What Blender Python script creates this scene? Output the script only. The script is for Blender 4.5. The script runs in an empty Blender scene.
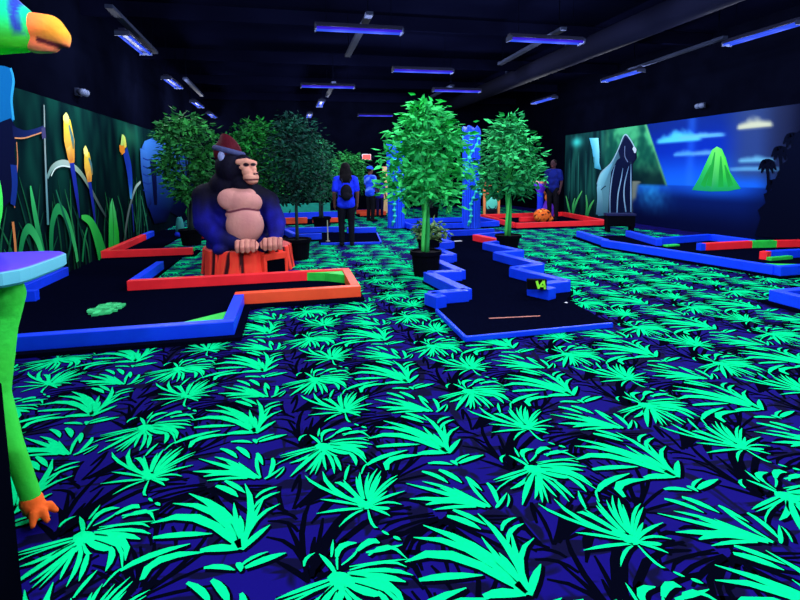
import bpy, bmesh, math, random
import numpy as np
from mathutils import Vector, Matrix, noise
C = bpy.context.scene.collection
PI = math.pi

# ------------------------------------------------------------------ survey: photo pixel -> point on a real plane
F, EYE = 500.0, 1.4
PITCH, YAW, ROLL, HOR = math.radians(6), math.radians(12.4), math.radians(0.7), 172.0
PPY = HOR + F*math.tan(PITCH)
_f = Vector((math.sin(YAW)*math.cos(PITCH), math.cos(YAW)*math.cos(PITCH), -math.sin(PITCH)))
_r0 = Vector((math.cos(YAW), -math.sin(YAW), 0)); _u0 = _r0.cross(_f)
_r = _r0*math.cos(ROLL) - _u0*math.sin(ROLL)
_u = _r0*math.sin(ROLL) + _u0*math.cos(ROLL)
CAM = Vector((0, 0, EYE))
def ray(x, y): return _r*((x-400)/F) - _u*((y-PPY)/F) + _f
def at(x, y, z=0.0):
    d = ray(x, y); return CAM + d*((z-EYE)/d.z)
def atY(x, y, Y):
    d = ray(x, y); return CAM + d*(Y/d.y)
def atX(x, y, X):
    d = ray(x, y); return CAM + d*(X/d.x)

# ------------------------------------------------------------------ colours and materials
def lin(c):
    o = []
    for v in c[:3]:
        v = v/255.0
        o.append(v/12.92 if v <= 0.04045 else ((v+0.055)/1.055)**2.4)
    return tuple(o)
_m = {}
def mat(name, rgb, rough=0.6, spec=0.3, var=0.0, scale=8.0, emit=None, estr=0.0, metal=0.0):
    if name in _m: return _m[name]
    m = bpy.data.materials.new(name); m.use_nodes = True
    nt = m.node_tree; b = nt.nodes['Principled BSDF']
    c = lin(rgb)
    b.inputs['Base Color'].default_value = (*c, 1)
    b.inputs['Roughness'].default_value = rough
    b.inputs['Specular IOR Level'].default_value = spec
    b.inputs['Metallic'].default_value = metal
    if var > 0:
        tc = nt.nodes.new('ShaderNodeTexCoord'); no = nt.nodes.new('ShaderNodeTexNoise')
        no.inputs['Scale'].default_value = scale; no.inputs['Detail'].default_value = 4
        rp = nt.nodes.new('ShaderNodeValToRGB')
        rp.color_ramp.elements[0].position = 0.3; rp.color_ramp.elements[1].position = 0.7
        rp.color_ramp.elements[0].color = (*[v*(1-var) for v in c], 1)
        rp.color_ramp.elements[1].color = (*[min(1, v*(1+var*0.6)) for v in c], 1)
        nt.links.new(tc.outputs['Object'], no.inputs['Vector'])
        nt.links.new(no.outputs['Fac'], rp.inputs['Fac']); nt.links.new(rp.outputs['Color'], b.inputs['Base Color'])
    if emit:
        b.inputs['Emission Color'].default_value = (*lin(emit), 1); b.inputs['Emission Strength'].default_value = estr
    _m[name] = m; return m
def vmat(name, rough=0.7, spec=0.2, bump=0.0, bscale=40.0):
    if name in _m: return _m[name]
    m = bpy.data.materials.new(name); m.use_nodes = True
    nt = m.node_tree; b = nt.nodes['Principled BSDF']
    a = nt.nodes.new('ShaderNodeAttribute'); a.attribute_name = 'Col'
    nt.links.new(a.outputs['Color'], b.inputs['Base Color'])
    b.inputs['Roughness'].default_value = rough; b.inputs['Specular IOR Level'].default_value = spec
    if bump:
        tc = nt.nodes.new('ShaderNodeTexCoord'); no = nt.nodes.new('ShaderNodeTexNoise'); bp = nt.nodes.new('ShaderNodeBump')
        no.inputs['Scale'].default_value = bscale; bp.inputs['Strength'].default_value = bump; bp.inputs['Distance'].default_value = 0.02
        nt.links.new(tc.outputs['Object'], no.inputs['Vector']); nt.links.new(no.outputs['Fac'], bp.inputs['Height'])
        nt.links.new(bp.outputs['Normal'], b.inputs['Normal'])
    _m[name] = m; return m

M_BLUE = mat('fluorescent_blue_paint', (8, 62, 255), 0.45, 0.25, 0.12, 6)
M_RED = mat('fluorescent_red_paint', (255, 40, 52), 0.45, 0.25, 0.15, 5)
M_ORANGE = mat('fluorescent_orange_paint', (255, 82, 46), 0.45, 0.25, 0.15, 5)
M_GREEN = mat('fluorescent_green_paint', (40, 205, 70), 0.5, 0.25, 0.2, 9)
M_MAT = mat('black_putting_felt', (4, 6, 24), 1.0, 0.0, 0.3, 30)
M_BLACK = mat('black_plastic', (4, 5, 14), 0.8, 0.03, 0.2, 6)
M_DARK = mat('black_painted_surface', (3, 4, 14), 1.0, 0.0, 0.3, 2)
M_CEIL = mat('black_painted_ceiling', (4, 5, 20), 1.0, 0.0, 0.3, 0.7)
M_STRUT = mat('galvanised_channel', (30, 36, 58), 0.9, 0.04, 0.2, 5)
M_HOUSE = mat('grey_enamel_housing', (15, 17, 36), 0.8, 0.05, 0.15, 6)
M_TUBE = mat('blacklight_tube_glass', (4, 5, 20), 0.5, 0.0, emit=(50, 84, 240), estr=.72)
M_TUBE2 = mat('violet_blacklight_tube_glass', (5, 3, 20), 0.5, 0.0, emit=(56, 32, 220), estr=.65)
M_WHITE = mat('white_plastic', (215, 215, 225), 0.5, 0.3)
M_V = vmat('painted_colours'); M_FUR = vmat('painted_fibreglass', 0.75, 0.08, 0.25, 28)
M_MURAL = vmat('airbrushed_mural_paint', 1.0, 0.0)
M_LEAF = vmat('silk_leaf', 0.8, 0.06)

# ------------------------------------------------------------------ mesh builder
class MB:
    def __init__(s): s.v = []; s.f = []; s.c = []; s.mi = []
    def add(s, vs, fs, col=(255, 255, 255), mi=0):
        n = len(s.v); s.v += [tuple(p) for p in vs]
        s.f += [tuple(i+n for i in f) for f in fs]; s.mi += [mi]*len(fs)
        if isinstance(col, list): s.c += [lin(k) for k in col]
        else: s.c += [lin(col)]*len(vs)
    def box(s, c, d, rz=0, col=(255, 255, 255), mi=0, taper=1.0):
        x, y, z = [k/2 for k in d]; R = Matrix.Rotation(rz, 3, 'Z'); c = Vector(c)
        vs = [c + R @ Vector((sx*x*(taper if sz > 0 else 1), sy*y*(taper if sz > 0 else 1), sz*z)) for sz in (-1, 1) for sx, sy in ((-1, -1), (1, -1), (1, 1), (-1, 1))]
        s.add(vs, [(3, 2, 1, 0), (4, 5, 6, 7), (0, 1, 5, 4), (1, 2, 6, 5), (2, 3, 7, 6), (3, 0, 4, 7)], col, mi)
    def bar(s, p0, p1, w, h, z0, col=(255, 255, 255), mi=0):
        p0 = Vector((p0[0], p0[1], 0)); p1 = Vector((p1[0], p1[1], 0)); d = p1-p0
        c = (p0+p1)/2; s.box((c.x, c.y, z0+h/2), (d.length, w, h), math.atan2(d.y, d.x), col, mi)
    def tube(s, pts, r, n=10, col=(255, 255, 255), mi=0, cap=True):
        pts = [Vector(p) for p in pts]; m = len(pts)
        rr = r if isinstance(r, (list, tuple)) else [r]*m
        vs = []; up = Vector((0, 0, 1))
        t0 = (pts[1]-pts[0]).normalized()
        nx = t0.cross(up if abs(t0.z) < 0.95 else Vector((1, 0, 0))).normalized()
        for i, p in enumerate(pts):
            t = (pts[min(i+1, m-1)]-pts[max(i-1, 0)]).normalized()
            nx = (nx - t*nx.dot(t)).normalized(); ny = t.cross(nx)
            vs += [p + (nx*math.cos(2*PI*k/n) + ny*math.sin(2*PI*k/n))*rr[i] for k in range(n)]
        fs = [(i*n+k, i*n+(k+1) % n, (i+1)*n+(k+1) % n, (i+1)*n+k) for i in range(m-1) for k in range(n)]
        if cap: fs += [tuple(reversed(range(n))), tuple((m-1)*n+k for k in range(n))]
        s.add(vs, fs, col, mi)
    def lathe(s, prof, c=(0, 0, 0), n=24, col=(255, 255, 255), mi=0, wob=None):
        c = Vector(c); vs = []
        for r, z in prof:
            for k in range(n):
                a = 2*PI*k/n; q = r*(wob(a, z) if wob else 1)
                vs.append(c + Vector((q*math.cos(a), q*math.sin(a), z)))
        m = len(prof)
        fs = [(i*n+k, i*n+(k+1) % n, (i+1)*n+(k+1) % n, (i+1)*n+k) for i in range(m-1) for k in range(n)]
        fs += [tuple(reversed(range(n))), tuple((m-1)*n+k for k in range(n))]
        s.add(vs, fs, col, mi)
    def ball(s, c, r, nu=14, nv=9, col=(255, 255, 255), mi=0, rot=None):
        c = Vector(c); r = Vector(r) if not isinstance(r, (int, float)) else Vector((r, r, r)); vs = []; fs = []
        for i in range(nv+1):
            t = PI*i/nv
            for k in range(nu):
                a = 2*PI*k/nu
                p = Vector((r.x*math.sin(t)*math.cos(a), r.y*math.sin(t)*math.sin(a), r.z*math.cos(t)))
                vs.append(c + (rot @ p if rot else p))
        for i in range(nv):
            for k in range(nu): fs.append(((i+1)*nu+k, (i+1)*nu+(k+1) % nu, i*nu+(k+1) % nu, i*nu+k))
        s.add(vs, fs, col, mi)
    def build(s, name, mats, parent=None, smooth=False, bevel=0.0, label=None, origin=None):
        me = bpy.data.meshes.new(name)
        pw = Vector(parent['_o']) if parent is not None and '_o' in parent else Vector((0, 0, 0))
        if origin is not None: pw = Vector(origin)
        me.from_pydata([tuple(Vector(p)-pw) for p in s.v], [], s.f)
        for m in (mats if isinstance(mats, list) else [mats]): me.materials.append(m)
        a = me.color_attributes.new('Col', 'FLOAT_COLOR', 'POINT')
        a.data.foreach_set('color', [k for c in s.c for k in (*c, 1.0)])
        me.polygons.foreach_set('material_index', s.mi)
        if smooth: me.polygons.foreach_set('use_smooth', [True]*len(me.polygons))
        me.update()
        o = bpy.data.objects.new(name, me); C.objects.link(o)
        if parent is not None: o.parent = parent
        elif origin is not None: o.location = origin
        if bevel:
            b = o.modifiers.new('bevel', 'BEVEL'); b.width = bevel; b.segments = 2; b.limit_method = 'ANGLE'
        if label: o['label'] = label
        return o

# parts are given in world coordinates; a thing's Empty sits at its base and '_o' remembers where
def thing(name, label, cat, loc=(0, 0, 0), group=None):
    o = bpy.data.objects.new(name, None); C.objects.link(o); o.location = loc; o['_o'] = tuple(loc)
    o.empty_display_size = 0.1
    return tag(o, label, cat, group)
def tag(o, label, cat, group=None, kind=None):
    if label: o['label'] = label
    if cat: o['category'] = cat
    if group: o['group'] = group
    if kind: o['kind'] = kind
    return o
def struct(o): o['kind'] = 'structure'; return o
def subparent(o, parent_part):      # part -> sub-part; parts carry no transform of their own
    o.parent = parent_part

# fused organic surfaces: overlapping solids -> voxel remesh -> one continuous mesh coloured by position
def ell(mb, c, r, rot=None): mb.ball(c, r, 20, 14, rot=rot)
def chain(mb, pts):
    for (p, r), (q, s) in zip(pts[:-1], pts[1:]):
        p = Vector(p); q = Vector(q); L = (q-p).length; n = max(2, int(L/(0.45*min(r, s)))+1)
        for i in range(n+1):
            t = i/n; mb.ball(p.lerp(q, t), r+(s-r)*t, 12, 8)
def fuse(name, mb, voxel, colfn, material, parent=None, smooth=6, label=None):
    pw = Vector(parent['_o']) if parent is not None and '_o' in parent else Vector((0, 0, 0))
    me = bpy.data.meshes.new('tmp'); me.from_pydata([tuple(Vector(p)-pw) for p in mb.v], [], mb.f)
    t = bpy.data.objects.new('tmp', me); C.objects.link(t)
    m = t.modifiers.new('r', 'REMESH'); m.mode = 'VOXEL'; m.voxel_size = voxel
    if smooth:
        k = t.modifiers.new('s', 'SMOOTH'); k.iterations = smooth; k.factor = 0.5
    dg = bpy.context.evaluated_depsgraph_get(); dg.update()
    new = bpy.data.meshes.new_from_object(t.evaluated_get(dg))
    bpy.data.objects.remove(t); bpy.data.meshes.remove(me)
    new.name = name; new.materials.clear(); new.materials.append(material)
    new.polygons.foreach_set('use_smooth', [True]*len(new.polygons))
    for at_ in list(new.color_attributes): new.color_attributes.remove(at_)
    a = new.color_attributes.new('Col', 'FLOAT_COLOR', 'POINT')
    cols = []
    for v in new.vertices:
        c = colfn(v.co + pw) if callable(colfn) else colfn
        cols += [*lin(c), 1.0]
    a.data.foreach_set('color', cols)
    o = bpy.data.objects.new(name, new); C.objects.link(o)
    if parent is not None: o.parent = parent
    if label: o['label'] = label
    return o
def mix(a, b, t):
    t = max(0.0, min(1.0, t)); return tuple(a[i]+(b[i]-a[i])*t for i in range(3))
def sstep(a, b, x):
    t = max(0.0, min(1.0, (x-a)/(b-a))); return t*t*(3-2*t)

# ------------------------------------------------------------------ room
XL, XR, YB, YF, ZC = -3.15, 8.75, -3.0, 19.0, 4.2
def wallbox(name, lo, hi, m):
    mb = MB(); c = [(a+b)/2 for a, b in zip(lo, hi)]; mb.box(c, [b-a for a, b in zip(lo, hi)])
    return struct(mb.build(name, m))
wallbox('wall_left', (XL-0.15, YB-0.15, 0), (XL, YF+0.15, ZC), M_DARK)
wallbox('wall_right', (XR, YB-0.15, 0), (XR+0.15, YF+0.15, ZC), M_DARK)
wallbox('wall_back', (XL, YF, 0), (XR, YF+0.15, ZC), M_DARK)
wallbox('wall_front', (XL, YB-0.15, 0), (XR, YB, ZC), M_DARK)
wallbox('ceiling', (XL-0.15, YB-0.15, ZC), (XR+0.15, YF+0.15, ZC+0.1), M_CEIL)

# carpet: woven pile, deep blue ground with black leaf shapes and glowing green palm fronds on a half-drop repeat
def carpet_ground():
    m = bpy.data.materials.new('blue_carpet_ground'); m.use_nodes = True
    nt = m.node_tree; b = nt.nodes['Principled BSDF']; L = nt.links.new; N = nt.nodes.new
    b.inputs['Roughness'].default_value = 0.95; b.inputs['Specular IOR Level'].default_value = 0.05
    tc = N('ShaderNodeTexCoord')
    prev = None
    for ang, sx, sy, th in ((0.5, 3.5, 11, 0.40), (-0.7, 9, 3.0, 0.36)):
        mp = N('ShaderNodeMapping'); mp.inputs['Rotation'].default_value = (0, 0, ang); mp.inputs['Scale'].default_value = (sx, sy, 1)
        no = N('ShaderNodeTexNoise'); no.inputs['Scale'].default_value = 1.0; no.inputs['Detail'].default_value = 2; no.inputs['Distortion'].default_value = 0.8
        gt = N('ShaderNodeValToRGB'); gt.color_ramp.elements[0].position = th; gt.color_ramp.elements[1].position = th+0.05
        L(tc.outputs['Object'], mp.inputs['Vector']); L(mp.outputs['Vector'], no.inputs['Vector']); L(no.outputs['Fac'], gt.inputs['Fac'])
        if prev is None: prev = gt.outputs['Color']
        else:
            mu = N('ShaderNodeMix'); mu.data_type = 'RGBA'; mu.blend_type = 'MULTIPLY'; mu.inputs['Factor'].default_value = 1
            L(prev, mu.inputs['A']); L(gt.outputs['Color'], mu.inputs['B']); prev = mu.outputs['Result']
    mx = N('ShaderNodeMix'); mx.data_type = 'RGBA'
    mx.inputs['A'].default_value = (0.0012, 0.0010, 0.022, 1); mx.inputs['B'].default_value = (0.0038, 0.0016, 0.125, 1)
    L(prev, mx.inputs['Factor']); L(mx.outputs['Result'], b.inputs['Base Color'])
    return m
M_CG = carpet_ground()
M_CB = mat('black_carpet_leaf', (3, 4, 16), 1.0, 0.0)
M_CF = mat('green_carpet_frond', (6, 214, 132), 1.0, 0.0, 0.10, 60)
BLADES=[(-0.034, -0.002, -0.133, -0.021, -0.233, -0.045, 0.0241),(-0.035, -0.016, -0.133, -0.042, -0.229, -0.06, 0.015),(-0.035, -0.023, -0.171, -0.067, -0.266, -0.135, 0.0117),(-0.032, -0.031, -0.105, -0.09, -0.185, -0.123, 0.0316),
(-0.029, -0.039, -0.099, -0.118, -0.182, -0.233, 0.037),(-0.026, -0.054, -0.072, -0.151, -0.113, -0.21, 0.0221),(-0.023, -0.062, -0.062, -0.166, -0.093, -0.239, 0.0204),(-0.022, -0.069, -0.043, -0.157, -0.069, -0.244, 0.0165),
(-0.019, -0.063, -0.021, -0.15, -0.015, -0.221, 0.0203),(-0.011, -0.058, 0.016, -0.146, 0.02, -0.26, 0.0259),(0.033, -0.11, 0.043, -0.165, 0.053, -0.244, 0.0281),(-0.006, -0.045, 0.027, -0.101, 0.048, -0.113, 0.0199),
(0.002, -0.033, 0.066, -0.083, 0.119, -0.11, 0.0447),(0.103, -0.092, 0.126, -0.146, 0.128, -0.218, 0.0326),(0.018, -0.022, 0.12, -0.075, 0.185, -0.225, 0.0231),(0.019, -0.015, 0.136, -0.065, 0.181, -0.179, 0.0383),
(0.012, 0.001, 0.125, -0.033, 0.204, -0.075, 0.0397),(0.013, 0.009, 0.144, -0.008, 0.235, -0.053, 0.0277),(0.022, 0.021, 0.148, 0.028, 0.222, -0.012, 0.0187),(0.023, 0.036, 0.133, 0.032, 0.243, 0.021, 0.014),
(0.097, 0.072, 0.174, 0.101, 0.232, 0.023, 0.0223),(0.091, 0.089, 0.156, 0.089, 0.231, 0.096, 0.0253),(0.06, 0.105, 0.113, 0.141, 0.148, 0.124, 0.0445),(-0.004, 0.05, 0.043, 0.085, 0.061, 0.113, 0.0146),
(-0.017, 0.092, 0.007, 0.142, 0.064, 0.145, 0.04),(-0.02, 0.032, -0.018, 0.077, -0.012, 0.107, 0.0132),(-0.036, 0.097, -0.03, 0.135, -0.023, 0.183, 0.0163),(-0.026, 0.011, -0.049, 0.069, -0.079, 0.123, 0.0252),
(-0.135, 0.075, -0.126, 0.111, -0.094, 0.131, 0.0199),(0.205, 0.144, 0.216, 0.136, 0.23, 0.12, 0.0222),(-0.019, -0.006, 0.056, -0.031, 0.132, -0.099, 0.0454),(-0.027, -0.018, -0.06, -0.06, -0.098, -0.091, 0.036),
(-0.048, 0.016, -0.012, -0.015, 0.032, -0.04, 0.0909),(-0.025, 0.018, -0.021, -0.034, -0.013, -0.092, 0.0488),(0.107, -0.499, -0.048, -0.347, -0.114, -0.242, 0.0236),(0.113, -0.5, 0.004, -0.37, -0.033, -0.229, 0.032),
(0.105, -0.508, 0.021, -0.463, -0.056, -0.43, 0.0211),(0.121, -0.532, 0.028, -0.519, -0.077, -0.518, 0.0234),(0.114, -0.54, 0.061, -0.564, 0.006, -0.617, 0.0189),(0.134, -0.544, 0.137, -0.63, 0.156, -0.659, 0.0175),
(0.169, -0.679, 0.18, -0.694, 0.191, -0.707, 0.0163),(0.11, -0.48, 0.058, -0.361, 0.014, -0.328, 0.0329),(0.122, -0.483, 0.081, -0.4, 0.056, -0.316, 0.028),(0.063, -0.317, 0.076, -0.261, 0.097, -0.204, 0.0214),
(0.123, -0.473, 0.116, -0.386, 0.116, -0.307, 0.0243),(0.13, -0.474, 0.127, -0.355, 0.138, -0.276, 0.0208),(0.143, -0.29, 0.165, -0.233, 0.19, -0.214, 0.0141),(0.142, -0.477, 0.15, -0.383, 0.179, -0.286, 0.0191),
(0.142, -0.477, 0.167, -0.365, 0.222, -0.266, 0.0209),(0.144, -0.488, 0.185, -0.381, 0.236, -0.288, 0.0261),(0.147, -0.489, 0.188, -0.404, 0.228, -0.328, 0.0225),(0.146, -0.493, 0.231, -0.392, 0.304, -0.34, 0.0194),
(0.149, -0.499, 0.233, -0.414, 0.299, -0.363, 0.0194),(0.15, -0.509, 0.188, -0.478, 0.235, -0.442, 0.0217),(0.156, -0.516, 0.213, -0.484, 0.312, -0.46, 0.0232),(0.154, -0.525, 0.22, -0.516, 0.279, -0.545, 0.0184),
(0.153, -0.53, 0.201, -0.551, 0.225, -0.557, 0.0286),(0.146, -0.538, 0.185, -0.566, 0.216, -0.602, 0.0201),(0.1, -0.502, 0.13, -0.514, 0.159, -0.531, 0.0731),(0.087, -0.454, 0.109, -0.484, 0.132, -0.505, 0.0504),
(-0.335, -0.208, -0.442, -0.136, -0.576, -0.138, 0.0637),(-0.34, -0.201, -0.457, -0.099, -0.624, 0.024, 0.0351),(-0.357, -0.197, -0.492, -0.125, -0.632, -0.084, 0.0423),(-0.375, -0.199, -0.457, -0.179, -0.556, -0.175, 0.0278),
(-0.318, -0.212, -0.396, -0.134, -0.485, -0.042, 0.0415),(-0.41, -0.096, -0.48, -0.029, -0.55, 0.021, 0.025),(-0.33, -0.197, -0.385, -0.13, -0.428, -0.056, 0.0305),(-0.531, 0.095, -0.477, 0.047, -0.439, -0.016, 0.0359),
(-0.45, 0.088, -0.411, 0.039, -0.378, -0.031, 0.0424),(-0.345, 0.007, -0.331, -0.035, -0.311, -0.105, 0.0329),(-0.343, -0.001, -0.339, -0.106, -0.314, -0.213, 0.0243),(-0.268, -0.057, -0.263, -0.124, -0.281, -0.208, 0.0328),
(-0.297, -0.224, -0.267, -0.198, -0.211, -0.144, 0.0232),(-0.249, -0.229, -0.222, -0.189, -0.209, -0.151, 0.0127),(-0.475, -0.194, -0.427, -0.243, -0.376, -0.309, 0.0362),(-0.368, 0.222, -0.469, 0.452, -0.619, 0.611, 0.0467),
(-0.368, 0.222, -0.492, 0.451, -0.673, 0.555, 0.0471),(-0.385, 0.247, -0.56, 0.436, -0.732, 0.444, 0.0609),(-0.703, 0.355, -0.604, 0.348, -0.482, 0.324, 0.0424),(-0.775, 0.206, -0.69, 0.257, -0.556, 0.287, 0.0436),
(-0.687, 0.145, -0.648, 0.228, -0.497, 0.23, 0.0525),(-0.513, 0.241, -0.442, 0.239, -0.374, 0.213, 0.054),(-0.368, 0.222, -0.417, 0.309, -0.489, 0.372, 0.0343),(-0.369, 0.232, -0.414, 0.389, -0.521, 0.543, 0.0311),
(-0.366, 0.242, -0.398, 0.386, -0.418, 0.498, 0.0267),(-0.361, 0.231, -0.343, 0.435, -0.383, 0.625, 0.0393),(-0.51, 0.64, -0.453, 0.597, -0.405, 0.536, 0.0434),(-0.357, 0.219, -0.34, 0.336, -0.294, 0.502, 0.0328),
(-0.357, 0.219, -0.319, 0.367, -0.225, 0.446, 0.0295),(-0.36, 0.21, -0.32, 0.264, -0.262, 0.323, 0.039),(-0.332, 0.445, -0.294, 0.502, -0.227, 0.528, 0.0274),(-0.328, 0.511, -0.296, 0.552, -0.24, 0.568, 0.0247),
(-0.485, 0.151, -0.429, 0.143, -0.375, 0.114, 0.0326),(-0.375, 0.144, -0.36, 0.131, -0.354, 0.102, 0.0333),(-0.356, 0.13, -0.32, 0.16, -0.264, 0.177, 0.0217),(-0.341, 0.117, -0.277, 0.14, -0.199, 0.156, 0.041),
(-0.37, 0.243, -0.374, 0.333, -0.385, 0.407, 0.0347),(-0.4, 0.25, -0.37, 0.243, -0.342, 0.258, 0.083)]
def carpet():
    V = []; Q = []; MI = []
    def blade(p, off, wscale, z, mi, ns):
        x0, y0, x1, y1, x2, y2, w = p
        # quadratic curve through the middle point
        bx = 2*x1-(x0+x2)/2; by = 2*y1-(y0+y2)/2
        n0 = len(V); prof = [0.45, 0.85, 1.0, 0.8, 0.12] if ns == 4 else [0.6, 1.0, 0.2]
        for i in range(ns+1):
            t = i/ns
            x = (1-t)**2*x0+2*t*(1-t)*bx+t*t*x2; y = (1-t)**2*y0+2*t*(1-t)*by+t*t*y2
            dx = 2*(1-t)*(bx-x0)+2*t*(x2-bx); dy = 2*(1-t)*(by-y0)+2*t*(y2-by)
            l = math.hypot(dx, dy) or 1
            h = w*0.5*prof[i]*wscale + (0.004 if mi == 1 else 0)
            V.append((off[0]+x-dy/l*h, off[1]+y+dx/l*h, z)); V.append((off[0]+x+dy/l*h, off[1]+y-dx/l*h, z))
        for i in range(ns): a = n0+2*i; Q.append((a, a+1, a+3, a+2)); MI.append(mi)
    ga, gb = 0.953, 0.865; WF = 0.72
    for a in range(-6, 12):
        for k in range(-4, 22):
            ox = 0.14+a*ga; oy = 2.48+k*gb+(0.4325 if a % 2 else 0)
            if oy < -1.0 or oy > YF-0.6 or ox < XL+0.35 or ox > XR-0.35: 
                continue
            near = oy < 8.5
            for j, p in enumerate(BLADES):
                if any(not (XL < ox+p[q] < XR) for q in (0, 2, 4)): continue
                if near and oy < 7:
                    s_ = -1.15
                    q = (p[0]*s_, p[1]*1.1, p[2]*s_, p[3]*1.1, p[4]*s_, p[5]*1.1, p[6])
                    if XL+.6 < ox+.45 < XR-.8: blade(q, (ox+0.42, oy+0.20), 0.40, 0.0005+0.00001*(j % 5), 1, 4)
                if near:
                    blade(p, (ox+0.006, oy-0.010), 0.85, 0.0008+0.00001*(j % 5), 1, 4)
                blade(p, (ox, oy), WF, 0.0014+0.00001*(j % 7), 2, 4 if near else 2)
    n = len(V); me = bpy.data.meshes.new('floor')
    V += [(XL-0.15, YB-0.15, 0), (XR+0.15, YB-0.15, 0), (XR+0.15, YF+0.15, 0), (XL-0.15, YF+0.15, 0)]
    V += [(x, y, -0.12) for x, y, z in V[n:n+4]]
    Q += [(n, n+1, n+2, n+3), (n+7, n+6, n+5, n+4)] + [(n+i, n+4+i, n+4+(i+1) % 4, n+(i+1) % 4) for i in range(4)]; MI += [0]*6
    me.from_pydata(V, [], Q)
    for m in (M_CG, M_CB, M_CF): me.materials.append(m)
    me.polygons.foreach_set('material_index', MI); me.update()
    # every frond polygon faces up
    o = bpy.data.objects.new('floor', me); C.objects.link(o); struct(o)
carpet()

# ------------------------------------------------------------------ murals
def nz(x, y, s, seed=0.0): return noise.noise(Vector((x*s, y*s, seed)))
class Mural:
    def __init__(s, X, sgn): s.X = X; s.sgn = sgn; s.mb = MB(); s.k = 0
    def px(s, p): q = atX(p[0], p[1], s.X); return (q.y, q.z)
    def grid(s, u0, u1, v0, v1, nu, nv, fn, holes=None):
        vs = []; cs = []
        for j in range(nv+1):
            for i in range(nu+1):
                u = u0+(u1-u0)*i/nu; v = v0+(v1-v0)*j/nv
                vs.append((s.X+s.sgn*0.02, u, v)); cs.append(fn(u, v))
        fs = [(j*(nu+1)+i, j*(nu+1)+i+1, (j+1)*(nu+1)+i+1, (j+1)*(nu+1)+i) for j in range(nv) for i in range(nu)]
        s.mb.add(vs, fs, cs)
        # the panel's edge back to the wall
        for (ua, va, ub, vb) in ((u0, v1, u1, v1), (u0, v0, u0, v1), (u1, v0, u1, v1)):
            s.mb.add([(s.X, ua, va), (s.X, ub, vb), (s.X+s.sgn*0.02, ub, vb), (s.X+s.sgn*0.02, ua, va)], [(0, 1, 2, 3)], (10, 25, 30))
    def lay(s): s.k += 1; return s.X+s.sgn*(0.021+0.0004*s.k)
    def poly(s, pts, col, uv=False):
        x = s.lay(); q = pts if uv else [s.px(p) for p in pts]
        s.mb.add([(x, u, v) for u, v in q], [tuple(range(len(q)))], col)
    def stroke(s, pts, w, col, uv=False, n=6):
        # smooth ribbon through pts (w: list of widths in metres)
        x = s.lay(); q = [Vector(p) if uv else Vector(s.px(p)) for p in pts]
        m = len(q); W = w if isinstance(w, list) else [w]*m; P = []; PW = []; PC = []
        cl = col if isinstance(col, list) else [col]*m
        for i in range(m-1):
            a = q[max(i-1, 0)]; b = q[i]; c = q[i+1]; d = q[min(i+2, m-1)]
            for k in range(n):
                t = k/n
                P.append(0.5*((2*b)+(c-a)*t+(2*a-5*b+4*c-d)*t*t+(3*b-a-3*c+d)*t**3)); PW.append(W[i]+(W[i+1]-W[i])*t); PC.append(mix(cl[i], cl[i+1], t))
        P.append(q[-1]); PW.append(W[-1]); PC.append(cl[-1]); vs = []; cs = []
        for i, p in enumerate(P):
            t = (P[min(i+1, len(P)-1)]-P[max(i-1, 0)]).normalized(); nn = Vector((-t.y, t.x))*PW[i]/2
            vs += [(x, p.x+nn.x, p.y+nn.y), (x, p.x-nn.x, p.y-nn.y)]; cs += [PC[i], PC[i]]
        s.mb.add(vs, [(2*i, 2*i+1, 2*i+3, 2*i+2) for i in range(len(P)-1)], cs)

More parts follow.
